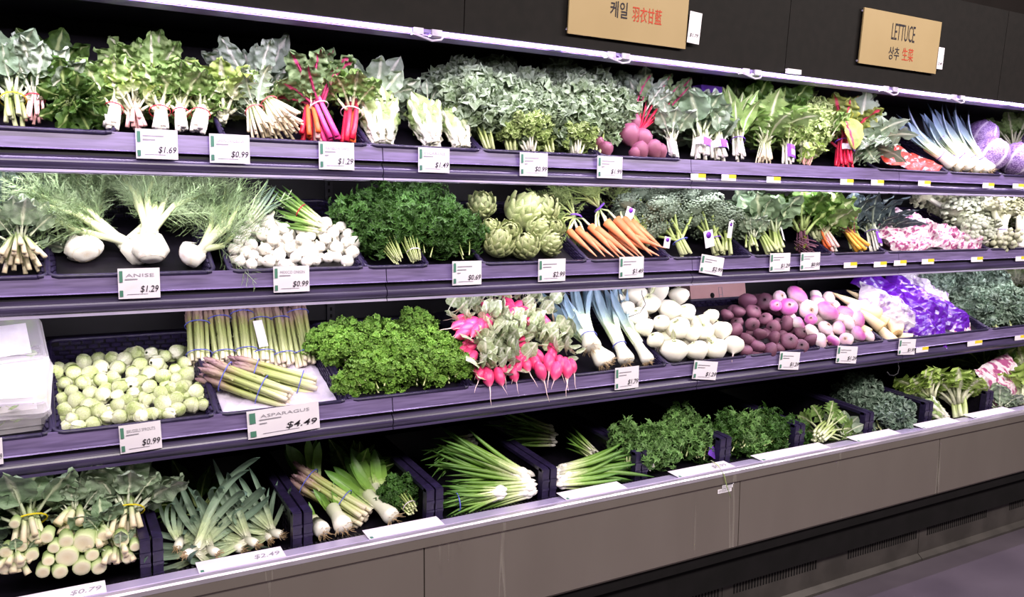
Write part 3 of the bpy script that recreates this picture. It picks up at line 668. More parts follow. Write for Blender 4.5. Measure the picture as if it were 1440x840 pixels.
def leafy(name, label, s, base, tip, d0, d1, shape, mat, nl=14, spread=.6, stems=None, bnd=None, fb=.22, fs=.4, rs=.03, rn=.02, llen=1.0, seed=0, group=None, cat='greens', wsc=1.0, face=None, stick=None):
    """a tied bunch: cut stems from the base, a band at the neck, leaves fanning towards the tip"""
    rd = random.Random(seed + 11); B = A(s, base[0], base[1], d0); T = A(s, tip[0], tip[1], d1); L = (T - B).length
    M = basis(T - B, face or Vector((0, -1, .35)), B); t = thing(name, label, cat, M, group)
    if stems:
        n, r, sm = stems[:3]
        sms = sm if isinstance(sm, list) else [sm]
        vs = [stem_mesh(q, 1.0, r / (fs * L), r * .7 / (fs * L), .04, seed + i) for i, q in enumerate(sms * (2 if len(sms) < 3 else 1))]
        for i in range(n):
            q = i * 2.4; f = math.sqrt((i + .5) / n)
            p0 = Vector((math.cos(q) * rs * f, math.sin(q) * rs * f, rd.uniform(-.008, .012))); p1 = Vector((math.cos(q) * rn * f, math.sin(q) * rn * f, fb * L))
            dr = p1 - p0; ln = fs * L * rd.uniform(.95, 1.1)
            obj('stalk', vs[i % len(vs)], basis(dr, (math.cos(q), math.sin(q), 0), p0, (fs * L, fs * L, ln)), t)
    if bnd: band(t, bnd, fb * L, rn + (stems[1] if stems else .005) + .003)
    ms = leafset(shape, mat); nl = int(nl * 1.7)
    for i in range(nl):
        q = i * 2.399 + rd.uniform(-.3, .3); f = ((i + .5) / nl) ** .6; th = spread * f * rd.uniform(.8, 1.15)
        rad = Vector((math.cos(q), math.sin(q), 0)); dr = rad * math.sin(th) + Vector((0, 0, math.cos(th)))
        z0 = fb * L * (1.0 if stems else .3) * rd.uniform(.8, 1.1) + L * .3 * (rd.random() ** 2) * (1 - f * .6); p = rad * rn * f + Vector((0, 0, z0))
        ln = (L - z0) * llen * rd.uniform(.72, 1.1) * (1.0 - .2 * f)
        obj('leaf', ms[rd.randrange(len(ms))], basis(dr, rad, p, (ln * wsc, ln * wsc, ln)), t)
    if stick:
        for (sx, sz, sw, shh, smat) in stick:
            g = MB(); n = 7; Pg = np.zeros((2, n, 3)); rr = rn + (stems[1] if stems else .01) + .006
            for j in range(n): a = (j / (n - 1) - .5) * sw / rr + PI / 2 + sx; Pg[0, j] = (math.cos(a) * rr, math.sin(a) * rr, (sz - shh / 2)); Pg[1, j] = (math.cos(a) * rr, math.sin(a) * rr, (sz + shh / 2))
            obj('label', g.grid(Pg).mesh('label', smat), None, t)
    return t

# sprigs for parsley, cilantro and the like
def sprig_mesh(mat, kind, seed):
    rd = random.Random(seed); g = MB()
    g.tube([(0, 0, 0), (.02, .03, .3), (.0, .1, .62)], [.018, .014, .008], 4)
    n = {'flat': 8, 'curly': 13, 'kale': 12}[kind]
    for i in range(n):
        q = rd.uniform(0, 6.28); z = .35 + .6 * i / n; r = .1 + .16 * rd.random(); c = Vector((math.cos(q) * r, math.sin(q) * r + .08, z + rd.uniform(-.05, .1)))
        nd = Vector((math.cos(q) * .8, math.sin(q) * .8 - .1, rd.uniform(.2, 1.0))).normalized(); Mx = basis(nd, Vector((rd.uniform(-1, 1), rd.uniform(-1, 1), rd.uniform(-1, 1))), c)
        if kind == 'flat':
            sz = rd.uniform(.22, .36); V = [(0, -.55, -.05), (.2, -.05, .12), (.62, -.1, 0), (.42, .22, .1), (.5, .6, -.02), (.12, .42, .14), (0, .95, -.08), (-.12, .42, .14), (-.5, .6, -.02), (-.42, .22, .1), (-.62, -.1, 0), (-.2, -.05, .12), (0, .18, .0)]
            F = [(12, k, k + 1) for k in range(0, 11)] + [(12, 11, 0)]
            g.add([tuple(Mx @ Vector((x * sz, y * sz, zz * sz))) for x, y, zz in V], F, [(.2, .7, .5)] * 12 + [(.75, .7, .5)])
        else:
            sz = rd.uniform(.13, .2) if kind == 'curly' else rd.uniform(.16, .26); amp = .3 if kind == 'curly' else .42; P = np.zeros((5, 12, 3)); C = np.zeros((5, 12, 3))
            for a in range(5):
                for b in range(12):
                    rr = a / 4 * sz; qq = 2 * PI * b / 12; h = (amp * sz) * (a / 4) ** 1.2 * math.sin(5 * qq + i * 2 + a) + amp * sz * (a / 4) * rd.uniform(-1, 1) - .25 * rr
                    rr *= 1 + .25 * rd.uniform(-1, 1) * (a / 4)
                    P[a, b] = Mx @ Vector((rr * math.cos(qq), rr * math.sin(qq), h)); C[a, b] = (.3, .7, (a / 4) * .9)
            g.grid(P, C, wrap=True)
    return g.mesh('sprig', mat, smooth=False)
SG = {}
def sprigset(mat, kind, k=4):
    key = (mat.name, kind)
    if key not in SG: SG[key] = [sprig_mesh(mat, kind, 5 + 3 * i) for i in range(k)]
    return SG[key]
def herb(name, label, s, base, tip, d0, d1, mat, kind, n=36, rad=.09, ln=.09, stems=(10, .0025, None), bnd=None, seed=0, group=None, rs=.018, flat=.75, cat='herbs', zc=.62, n2=1.0):
    n = int(n * n2)
    rd = random.Random(seed + 5); B = A(s, base[0], base[1], d0); T = A(s, tip[0], tip[1], d1); L = (T - B).length
    M = basis(T - B, Vector((0, -1, .35)), B); t = thing(name, label, cat, M, group)
    sm = stem_mesh(stems[2] or m_gstalk, 1.0, stems[1] / (L * .7), stems[1] * .6 / (L * .7), .05, seed)
    for i in range(stems[0]):
        q = i * 2.4; f = math.sqrt((i + .5) / stems[0]); p0 = Vector((math.cos(q) * rs * f, math.sin(q) * rs * f, rd.uniform(-.01, .01)))
        p1 = Vector((math.cos(q) * rad * .5 * f, math.sin(q) * rad * .5 * f, L * zc)); obj('stem', sm, basis(p1 - p0, (1, 0, 0), p0, (L * .7, L * .7, (p1 - p0).length)), t)
    if bnd: band(t, bnd, L * .14, rs + .004)
    ms = sprigset(mat, kind); c = Vector((0, 0, L * zc))
    for i in range(n):
        zz = 1 - 1.85 * (i + .5) / n; q = i * 2.399; r = math.sqrt(max(0, 1 - zz * zz)); nrm = Vector((math.cos(q) * r, math.sin(q) * r, zz))
        k = rd.uniform(.55, 1.0); p = c + Vector((nrm.x * rad, nrm.y * rad * flat, nrm.z * L * (1 - zc))) * k
        dr = (nrm + Vector((rd.uniform(-.4, .4), rd.uniform(-.4, .4), .5))).normalized(); sc = ln * rd.uniform(.8, 1.25)
        obj('sprig', ms[rd.randrange(len(ms))], basis(dr, (rd.uniform(-1, 1), rd.uniform(-1, 1), .1), p - dr * sc * .6, sc), t)
    return t

# ------------------------------------------------------------------ roots and round produce
def warp(a, fr, seed):
    sv = Vector((seed * 5.1, seed * 2.3, seed))
    return lambda v, t, q: v * (1 + a * noise.noise(v * fr + sv))
def turnip_mesh(mat, seed, tall=.92, k=14, root=True, stub=True):
    g = MB(); pf = [(.02, -1.25 if root else -tall), (.05, -1.05), (.16, -.92), (.5, -.72), (.82, -.36), (1.0, .05), (.95, .4), (.72, .68), (.36, .82), (.16, .84)]
    pf = [(r, z * tall) for r, z in pf]; 
    if not root: pf = [(.1, -.86 * tall)] + pf[2:]
    g.lathe(pf, k, warp(.1, 1.6, seed))
    if stub:
        rd = random.Random(seed)
        for i in range(4):
            q = rd.uniform(0, 6.28); g.tube([(math.cos(q) * .08, math.sin(q) * .08, .76 * tall), (math.cos(q) * .13, math.sin(q) * .13, .95 * tall)], [.07, .05], 5, C=[1, 1])
    return g.mesh('root', mat)
def radish_mesh(seed):
    g = MB(); g.lathe([(.03, -.9), (.1, -.82), (.34, -.66), (.62, -.35), (.7, .05), (.62, .4), (.42, .7), (.2, .82), (.1, .84)], 10, warp(.08, 1.6, seed)); return g.mesh('radish', m_radish)
def tail_mesh(seed):
    rd = random.Random(seed); a = rd.uniform(-.5, .5); b = rd.uniform(-.3, .3)
    return MB().tube([(0, 0, 0), (a * .2, b * .2, -.4), (a * .7, b * .5, -.9), (a * .9, b, -1.4)], [.09, .06, .035, .012], 5).mesh('tail', m_tail)
def sprout_mesh(seed):
    rd = random.Random(seed); g = MB(); g.lathe([(.2, -.9), (.42, -.86), (.46, -.78), (.7, -.55), (.92, -.15), (.95, .2), (.8, .6), (.5, .86), (.18, .98), (.02, 1.0)], 12, warp(.13, 1.7, seed))
    for i in range(3):                                   # wrapped outer leaves
        q0 = rd.uniform(0, 6.28); P = np.zeros((6, 6, 3)); C = np.zeros((6, 6, 3))
        for a in range(6):
            for b in range(6):
                ph = -.8 + 2.0 * a / 5; q = q0 + (b / 5 - .5) * 1.9 * math.cos((ph - .1) * .8); r = 1.0 + .03 * i + .05 * (b in (0, 5)) + .05 * (a == 5)
                P[a, b] = (r * math.cos(ph) * math.cos(q) * .96, r * math.cos(ph) * math.sin(q) * .96, r * math.sin(ph)); C[a, b] = (.5, .15 + .7 * a / 5, .5)
        g.grid(P, C)
    return g.mesh('sprout', m_spr)
def onion_mesh(seed):
    g = MB(); g.lathe([(.1, -1.0), (.3, -.95), (.7, -.7), (.98, -.2), (1.0, .15), (.8, .6), (.5, .95), (.3, 1.3), (.24, 1.7), (.2, 2.1)], 12, warp(.07, 1.5, seed))
    g.tube([(0, 0, -.95), (.02, 0, -1.12)], [.22, .05], 6, C=[0, 0]); return g.mesh('onion', m_bulb)

def inpoly(x, y, P):
    c = False; j = len(P) - 1
    for i in range(len(P)):
        if (P[i][1] > y) != (P[j][1] > y) and x < (P[j][0] - P[i][0]) * (y - P[i][1]) / (P[j][1] - P[i][1]) + P[i][0]: c = not c
        j = i
    return c
def scatter(poly, rpx, seed, tries=4000, f=1.55):
    rd = random.Random(seed); xs = [p[0] for p in poly]; ys = [p[1] for p in poly]; out = []
    for _ in range(tries):
        x = rd.uniform(min(xs), max(xs)); y = rd.uniform(min(ys), max(ys)); r = rpx * rd.uniform(.85, 1.15)
        if not inpoly(x, y, poly): continue
        if all((x - a) ** 2 + ((y - b) * 1.12) ** 2 > (f * (r + c) / 2) ** 2 for a, b, c in out): out.append((x, y, r))
    return out
def roundish(name, meshes, label, cat, group, s, pts, tilt, off=.03, d0=.02, sink=0.0, zdir=None, seed=0, lean=.9, sq=(1, 1, 1)):
    rd = random.Random(seed); res = []
    for x, y, r in pts:
        P = on(s, x, y, off, tilt, d0); rr = r * depth(P) / FPX; P = P + (P - EYE).normalized() * rr * sink
        z = Vector(zdir or (0, -.3, 1)) + Vector((rd.uniform(-lean, lean), rd.uniform(-lean, lean), rd.uniform(-lean, lean)))
        res.append(solo(name, meshes[rd.randrange(len(meshes))], label, cat, basis(z, (rd.uniform(-1, 1), rd.uniform(-1, 1), .2), P, (rr * sq[0], rr * sq[1], rr * sq[2])), group))
    return res

# ---------- brussels sprouts
m_spr2 = m_spr
spm = [sprout_mesh(i) for i in range(5)]
poly = [(76, 520), (100, 512), (160, 500), (215, 495), (252, 492), (268, 530), (284, 552), (290, 575), (250, 582), (180, 590), (98, 604), (82, 580)]
LB = 'pale green brussels sprout in the heap filling the wide woven tray'
top = scatter(poly, 10, 3, f=1.5)
roundish('brussels_sprout', spm, LB, 'sprout', 'brussels sprouts in the tray', 3, scatter(poly, 10.5, 8, f=1.4, tries=4000), 22, -.016, .02, .8, lean=1.2, seed=4)
roundish('brussels_sprout', spm, LB, 'sprout', 'brussels sprouts in the tray', 3, top, 23, -.004, .02, lean=1.2, seed=5)
# ---------- white onions
onm = [onion_mesh(i) for i in range(4)]
poly = [(328, 345), (350, 312), (362, 302), (375, 308), (400, 322), (440, 322), (455, 312), (474, 316), (484, 322), (500, 336), (506, 362), (500, 368), (440, 372), (345, 374), (330, 365)]
LO = 'round white spring onion bulb in the piled onion tray'
roundish('spring_onion', onm, LO, 'onion', 'white spring onions in the tray', 2, scatter(poly, 8.5, 6, f=1.6, tries=2500), 36, -.012, .03, 1.0, zdir=(.1, 1, .5), lean=.7, seed=2)
on_top = roundish('spring_onion', onm, LO, 'onion', 'white spring onions in the tray', 2, scatter(poly, 9, 5, f=1.5), 38, .0, .02, zdir=(.1, 1, .5), lean=.7, seed=3)
# ---------- beets and turnips
btm = [turnip_mesh(m_beet, i, .9, 12) for i in range(4)]
poly = [(1018, 435), (1035, 425), (1070, 420), (1090, 428), (1110, 442), (1128, 462), (1145, 480), (1140, 490), (1100, 494), (1062, 499), (1045, 494), (1030, 470)]
LBE = 'dusky purple beet in the heap beside the purple turnips'
roundish('beet', btm, LBE, 'beet', 'beets in the tray', 3, scatter(poly, 11, 12, f=1.6, tries=2500), 32, -.01, .03, 1.0, lean=1.3, seed=2)
roundish('beet', btm, LBE, 'beet', 'beets in the tray', 3, scatter(poly, 11.5, 9, f=1.5), 34, .005, .02, lean=1.3, seed=3)
tpm = [turnip_mesh(m_turnp, i + 20, .86, 16) for i in range(3)]; tqm = [turnip_mesh(m_turnq, i + 30, .88, 14) for i in range(3)]
G = 'purple turnips in the tray'
LT = 'white and purple turnip in the heap between the beets and parsnips'
big = [(1120, 415, 15, 'largest glossy purple turnip crowning the heap'), (1163, 438, 16, 'broad purple turnip on the face of the heap near the parsnips')]
for x, y, r, l in big:
    P = on(3, x, y, .03, 44, .02); rr = r * depth(P) / FPX
    solo('turnip', tpm[0], l, 'turnip', basis((.25, -.5, .75), (1, .2, 0), P, (rr, rr, rr * .95)), G)
tl = [(1096, 418, 10), (1090, 430, 9), (1147, 416, 9), (1108, 432, 13), (1136, 436, 14), (1149, 425, 11), (1165, 420, 11), (1187, 440, 12), (1192, 455, 12), (1205, 450, 13), (1160, 462, 11), (1179, 462, 11), (1140, 466, 11), (1122, 455, 10), (1153, 480, 12), (1172, 480, 10), (1190, 478, 10), (1206, 470, 12), (1222, 474, 9), (1140, 450, 9), (1178, 448, 10), (1200, 435, 10), (1128, 425, 9)]
rd = random.Random(4)
for i, (x, y, r) in enumerate(tl):
    P = on(3, x, y, .008, 42, .01); rr = r * depth(P) / FPX
    solo('turnip', (tpm if i % 2 else tqm)[i % 3], LT, 'turnip', basis((rd.uniform(-.5, .8), rd.uniform(-.9, .2), rd.uniform(-.1, 1)), (1, .1, .2), P, (rr, rr, rr)), G)
roundish('turnip', tqm, LT, 'turnip', G, 3, [(1110, 448, 10), (1150, 450, 11), (1170, 430, 11), (1190, 465, 10), (1165, 472, 10)], 40, .02, .05, 1.2, seed=6)
# ---------- white turnips
twm = [turnip_mesh(m_turnw, i + 40, .9, 16) for i in range(4)]
wt = [(893, 414, 17), (926, 410, 16), (955, 416, 15), (880, 434, 13), (912, 428, 17), (941, 436, 18), (897, 446, 15), (965, 440, 14), (906, 461, 15), (930, 455, 13), (954, 463, 18), (985, 455, 14), (988, 466, 16), (922, 479, 13), (948, 494, 20), (980, 494, 17), (1007, 492, 17), (1032, 486, 15), (1015, 465, 15), (1000, 445, 12), (870, 420, 11), (972, 470, 14)]
rd = random.Random(9); G = 'white turnips in the tray'
lfm = leafset('lance', M_leaf('wilted_turnip_leaf', '#c4cc96', '#d8dcb4', '#eeeede', ns=8))
tlm = tail_mesh(3)
for i, (x, y, r) in enumerate(wt):
    P = on(3, x, y, .015, 42, .01); rr = r * depth(P) / FPX
    t = solo('white_turnip', twm[i % 4], 'large round white turnip in the heap beside the leeks', 'turnip', basis((rd.uniform(-.7, .7), rd.uniform(-.6, .6), 1), (1, .1, .2), P, rr), G)
    if i % 2 == 0: obj('stub_leaf', lfm[i % 3], basis((rd.uniform(-1, 1), rd.uniform(-.5, .5), .4), (0, 0, 1), (0, 0, .7), rd.uniform(1.0, 1.7)), t)
    else: obj('root_tail', tlm, basis((rd.uniform(-.5, .5), .2, 1), (0, 1, 0), (0, 0, -.85), .9), t)
roundish('white_turnip', twm, 'large round white turnip in the heap beside the leeks', 'turnip', G, 3, [(900, 440, 15), (940, 450, 16), (970, 455, 15), (935, 475, 15), (965, 480, 15), (995, 478, 14), (915, 425, 14)], 40, .02, .05, 1.2, seed=8)
# ---------- parsnips
def root_long(mat, ln, r, seed, bend=.1, k=10):
    rd = random.Random(seed); n = 9; b = rd.uniform(-bend, bend); g = MB()
    pts = [(b * (q / n) ** 2, 0, ln * q / n) for q in range(n + 1)]; rr = [r * (1 - (q / n) ** 1.25 * .9) * (1 + .05 * rd.uniform(-1, 1)) for q in range(n + 1)]
    g.tube([(0, 0, .02 * ln)] + [(0, 0, 0)] + [(0, 0, -.02 * ln)] + pts[1:] if False else [(0, 0, r * .25), (0, 0, r * .05), (0, 0, 0), (0, 0, r * .12)] + pts[1:], [r * .35, r * .4, r * .8, r] + rr[1:], k, C=[0, 0, .04, .06] + [.06 + .94 * q / n for q in range(1, n + 1)])
    return g.mesh('root', mat)
psm = [root_long(m_parsn, 1.0, .16, i) for i in range(3)]
for i, (a, b, dd) in enumerate([((1282, 478), (1225, 465), .02), ((1256, 482), (1215, 440), .02), ((1270, 464), (1215, 455), .05), ((1240, 462), (1195, 425), .06), ((1236, 445), (1170, 412), .10), ((1248, 455), (1200, 430), .08), ((1222, 470), (1180, 440), .05), ((1272, 450), (1225, 425), .10), ((1250, 440), (1190, 408), .14), ((1262, 470), (1240, 440), .03)]):
    B = A(3, a[0], a[1], dd); T = A(3, b[0], b[1], dd + .13); L = max((T - B).length, .17)
    solo('parsnip', psm[i % 3], 'cream tapered parsnip with its cut crown facing out', 'parsnip', basis(T - B, (0, 0, 1), B, (L, L, L)), 'parsnips beside the purple bags')

# ---------- artichokes
brm = [None] * 2
for i in range(2):
    P = np.zeros((6, 5, 3)); C = np.zeros((6, 5, 3))
    for a in range(6):
        for b in range(5):
            u = a / 5; v = b / 2 - 1; w_ = .36 * max(.05, (1 - (u * 1.0) ** 2.5)) ** .8; P[a, b] = (v * w_, .12 * (1 - v * v) + .2 * math.sin(u * 1.6) - .1 * u * u * (1 + 1.6 * i), u * .74); C[a, b] = (.3, .2 + .8 * u, abs(v) * .6 + .4 * u)
    brm[i] = MB().grid(P, C).mesh('bract', m_art)
core = MB().lathe([(.1, -.5), (.6, -.45), (.8, 0), (.6, .5), (.2, .75)], 10).mesh('heart', m_art)
arts = [(678, 290, 22, 'pale artichoke at the rear beside the parsley'), (735, 300, 31, 'large artichoke on top of the artichoke pile'), (765, 296, 24, 'bleached artichoke topping the pile beside the carrots'), (716, 328, 19, 'shadowed artichoke in the middle of the pile'), (755, 324, 20, 'artichoke under the bleached one, near the carrots'),
        (700, 344, 24, 'front row artichoke nearest the parsley'), (740, 348, 22, 'front row artichoke in the middle'), (772, 343, 19, 'front row artichoke nearest the carrots'), (690, 322, 16, 'half hidden artichoke behind the front row'), (780, 322, 16, 'small artichoke squeezed beside the carrot tops')]
rd = random.Random(21)
for x, y, r, l in arts:
    P = on(2, x, y, .015, 42, .02); rr = r * depth(P) / FPX * .9
    t = thing('artichoke', l, 'artichoke', basis((rd.uniform(-.7, .7), -rd.uniform(.2, .8), rd.uniform(.2, 1)), (1, 0, .1), P, rr), 'artichokes in the tray')
    obj('heart', core, None, t)
    for row, (n, z, rad, tl_) in enumerate(((8, -.6, .62, .5), (10, -.36, .8, .34), (10, -.08, .84, .14), (8, .18, .68, -.08), (6, .38, .46, -.3))):
        for i in range(n):
            q = 2 * PI * (i + .5 * (row % 2)) / n + rd.uniform(-.08, .08); rv = Vector((math.cos(q), math.sin(q), 0))
            obj('bract', brm[row > 2], basis(rv * math.sin(tl_ + .1) + Vector((0, 0, 1)), rv, rv * rad * .8 + Vector((0, 0, z)), rd.uniform(.95, 1.15)), t)
    obj('stem', stem_mesh(m_gstalk, .35, .2, .24, 0, 1), Matrix.Translation((0, 0, -.75)), t)

# ---------- asparagus
def spear_mesh(seed):
    rd = random.Random(seed); g = MB(); b = rd.uniform(-.02, .02)
    zs = [0, .02, .3, .6, .7, .77, .84, .91, .96, 1.0]; rr = [.024, .028, .028, .026, .027, .034, .036, .03, .02, .004]
    g.tube([(b * math.sin(PI * z), b * .5 * math.sin(PI * z), z) for z in zs], rr, 7, C=zs)
    for i in range(16):                                   # bracts, dense at the tip
        z = .25 + .18 * i if i < 3 else .74 + .018 * (i - 3); q = i * 2.4; r = .026 if z < .9 else .02
        c = Vector((math.cos(q) * r, math.sin(q) * r, z)); o = Vector((math.cos(q), math.sin(q), 0)); s_ = Vector((-math.sin(q), math.cos(q), 0)) * .018
        g.add([tuple(c - s_), tuple(c + s_), tuple(c + o * .014 + Vector((0, 0, .055)))], [(0, 1, 2)], [(1, z, .5), (1, z, .5), (1, min(1, z + .2), .5)])
    return g.mesh('spear', m_asp)
asm = [spear_mesh(i) for i in range(3)]
def asparagus(label, s, base, tip, d0, d1, n=15, R_=.033, bands=((.25, 1), (.72, 1)), bm=None, seed=0, thick=1.0, sticker_=False, flat=1.0):
    rd = random.Random(seed); B = A(s, base[0], base[1], d0); T = A(s, tip[0], tip[1], d1); L = (T - B).length
    t = thing('asparagus_bunch', label, 'asparagus', basis(T - B, (0, -1, .35), B), 'asparagus bunches')
    for i in range(n):
        q = i * 2.4; f = math.sqrt((i + .4) / n); p = Vector((math.cos(q) * R_ * f, math.sin(q) * R_ * f * flat, rd.uniform(-.01, .008)))
        p1 = Vector((p.x * 1.05, p.y * 1.05, L * .9)); ln = L * rd.uniform(.92, 1.03)
        obj('spear', asm[i % 3], basis(p1 - p, (math.cos(i), math.sin(i), 0), p, (L * thick, L * thick, ln)), t)
    for z, k in bands:
        o = band(t, bm or bandblue, z * L, R_ * 1.06 + .006); o.scale = (o.scale[0] * k, o.scale[1] * k * flat + .0, .010)
    if sticker_: obj('label', MB().box((-.014, R_ + .008, L * .2), (.014, R_ + .0095, L * .62)).mesh('label', stickw, False), Matrix.Rotation(.12, 4, 'Y'), t)
zz = [((281, 512), (277, 434), 'first standing asparagus bunch from the sprouts side'), ((316, 512), (305, 430), 'second standing asparagus bunch, behind the lying ones'), ((347, 508), (338, 428), 'standing asparagus bunch beside the labelled one'), ((372, 512), (362, 425), 'standing asparagus bunch with a pointed white label'), ((402, 514), (388, 430), 'standing asparagus bunch leaning beside the labelled one'), ((431, 512), (414, 424), 'last standing asparagus bunch, nearest the curly parsley')]
for i, (b, tp, l) in enumerate(zz): asparagus(l, 3, b, tp, .25, .36, 14, .029, bands=((.16, 1), (.68 + .06 * (i % 3), 1)), seed=i, thick=1.15, sticker_=(i == 3))
asparagus('lying asparagus bunch in front, pale cut ends over the liner', 3, (404, 562), (282, 517), .055, .16, 15, .034, bands=((.3, 1.05), (.72, 1.05)), seed=9, thick=1.1)
asparagus('lying asparagus bunch behind, cut ends near the tray side', 3, (443, 545), (322, 513), .12, .2, 14, .03, bands=((.18, 1.05), (.7, 1.05)), seed=10, thick=1.1)
asparagus('asparagus bunch lying in the bottom crate over the leeks', 4, (512, 728), (412, 665), .10, .26, 16, .036, bands=((.3, 1.06), (.78, 1.06)), seed=12, thick=1.05)
# crumpled liner in the asparagus tray
W_ = trayW(3, 306, 486); P = np.zeros((16, 20, 3))
for i in range(16):
    for j in range(20): P[i, j] = ((j / 19 - .5) * (W_ - .04), .03 + i / 15 * .34, .012 + .008 * abs(noise.noise(Vector((i * .7, j * .7, 2)))) * 2)
g = MB().grid(P); P2 = P.copy(); P2[:, :, 2] -= .003; g.grid(P2[::-1])
solo('paper_liner', g.mesh('paper_liner', m_liner, False), 'crumpled pale lilac liner under the asparagus', 'liner', TR[(3, 306)].matrix_basis.copy())
# ---------- cardboard flap
P0 = A(3, 1011, 415, .40); k = depth(P0) / FPX
t = thing('cardboard_box', 'pink cardboard box behind the beets', 'box', Matrix.Translation(P0) @ Matrix.Rotation(math.radians(-10), 4, 'X'))
obj('panel', MB().box((-.165, 0, -.09), (.165, .1, .05)).mesh('panel', m_cardb, False), None, t)
obj('hand_hole', MB().tube([(-.04, -.002, 0), (-.04, .003, 0)], .012, 12).mesh('hand_hole', darkm), None, t)
obj('printed_mark', MB().box((.0, -.0015, -.03), (.002, 0, .035)).box((.02, -.0015, -.03), (.022, 0, .035)).box((0, -.0015, .033), (.022, 0, .035)).box((0, -.0015, .0), (.022, 0, .002)).mesh('printed_mark', greym, False), None, t)

# ------------------------------------------------------------------ fennel
def feather(g, base, dr, ln, rd, w_=.0011, n=9, sub=5):
    """a feathery frond: a rib with thread-like side leaves"""
    dr = dr.normalized(); sd = dr.cross(Vector((rd.uniform(-1, 1), rd.uniform(-1, 1), rd.uniform(-1, 1)))).normalized(); up = sd.cross(dr)
    def strip(a, b, w1, w2):
        t_ = (b - a).normalized(); x = t_.cross(Vector((.3, 1, .2))).normalized()
        g.add([tuple(a - x * w1), tuple(a + x * w1), tuple(b + x * w2), tuple(b - x * w2)], [(0, 1, 2, 3)])
    p = base.copy(); bend = Vector((rd.uniform(-.25, .25), rd.uniform(-.25, .1), -rd.uniform(.0, .35)))
    for i in range(n):
        q = p + (dr + bend * (i / n)).normalized() * ln / n
        strip(p, q, w_ * 1.3, w_)
        for k in (-1, 1):
            sdir = (sd * k * rd.uniform(.6, 1.1) + dr * .8 + up * rd.uniform(-.7, .7)).normalized(); l2 = ln * .34 * (1 - .6 * i / n)
            e = p + sdir * l2; strip(p, e, w_ * .8, w_ * .4)
            for j in range(sub):
                o = p + sdir * l2 * (j + 1) / (sub + 1); dd = (sdir * .6 + sd * rd.uniform(-1, 1) + up * rd.uniform(-1, 1) + dr * .3).normalized()
                strip(o, o + dd * l2 * rd.uniform(.25, .5), w_ * .6, w_ * .25)
        p = q
def fennel_bulb(seed):
    g = MB(); rd = random.Random(seed)
    g.lathe([(.01, -.73), (.3, -.73), (.55, -.7), (.86, -.45), (1.0, -.05), (.9, .35), (.66, .7), (.46, .95), (.36, 1.15)], 18, lambda v, t, q: Vector((v.x * (1 + .1 * math.sin(q * 3 + 3 * t) * t), v.y * .72 * (1 + .08 * math.sin(q * 4)), v.z)))
    for i in range(4):
        q0 = i * 1.6 + rd.random(); P = np.zeros((7, 6, 3)); C = np.zeros((7, 6, 3))
        for a in range(7):
            for b in range(6):
                u = a / 6; z = -.6 + 1.55 * u; r = (1.03 - .52 * max(0, u - .3) ** 1.2) * (.7 + .36 * min(1, u * 3)); q = q0 + (b / 5 - .5) * (2.0 - 1.2 * u)
                P[a, b] = (r * math.cos(q), r * .74 * math.sin(q), z); C[a, b] = (.5, u * .8, .5)
        g.grid(P, C)
    return g.mesh('bulb', m_bulb)
fbm = [fennel_bulb(i) for i in range(2)]
def fennel(label, P, r, up, stalks, seed, nfr=6):
    rd = random.Random(seed); M = basis(up, (0, -1, .3), P); Mi = M.inverted()
    t = thing('fennel', label, 'fennel', M, 'fennel bulbs')
    obj('bulb', fbm[seed % 2], Matrix.Diagonal((r, r, r, 1)), t)
    g = MB(); 
    for (px, py, d) in stalks:
        T = Mi @ A(2, px, py, d); a = Vector((rd.uniform(-.3, .3) * r, rd.uniform(-.2, .2) * r, r * .95)); mid = (a + T) / 2 + Vector((rd.uniform(-.02, .02), rd.uniform(-.01, .01), .02))
        obj('stalk', MB().tube([a, a * .7 + mid * .3, mid, mid * .4 + T * .6, T], [.0125, .0105, .008, .006, .003], 7).mesh('stalk', m_stalk), None, t)
        for k in range(nfr):
            f = .28 + .72 * (k + 1) / nfr; p = (mid * (1 - (f - .5) * 2) + T * ((f - .5) * 2)) if f > .5 else (a * (1 - f * 2) + mid * (f * 2))
            dr = (T - mid).normalized() + Vector((rd.uniform(-1, 1), rd.uniform(-1, 1), rd.uniform(-.8, .6))) * .9
            feather(g, p, dr, rd.uniform(.10, .18), rd, .0010)
    obj('fronds', g.mesh('fronds', m_fr, False), None, t, kind='stuff')
fennel('round fennel bulb in the middle of the tray with long upright stalks', on(2, 212, 352, .035, 22, .03), .045, (.0, .5, .9), [(183, 262, .26), (205, 258, .25), (222, 240, .25), (160, 232, .3), (288, 272, .2), (240, 236, .3), (195, 236, .3), (262, 240, .3), (215, 232, .33)], 1, 15)
fennel('squat fennel bulb at the tray corner with stalks running behind', on(2, 118, 350, .03, 22, .05), .046, (-.15, .9, .45), [(48, 262, .2), (60, 240, .25), (85, 236, .3), (110, 232, .3), (135, 236, .3), (75, 255, .3), (40, 240, .3), (150, 250, .34)], 2, 15)
fennel('small fennel bulb lying on its side near the onions', on(2, 268, 358, .03, 22, .03), .036, (.7, .5, .15), [(326, 275, .2), (318, 262, .22), (335, 290, .16), (300, 285, .2), (330, 330, .06)], 3, 11)
fennel('fennel bulb hidden behind the middle one, its stalks crossing to the tray corner', on(2, 198, 352, .03, 22, .06), .044, (-.9, .5, .5), [(45, 268, .14), (52, 285, .12), (60, 300, .14), (85, 275, .22), (70, 250, .28), (130, 300, .26), (290, 250, .32), (275, 270, .3)], 4, 15)

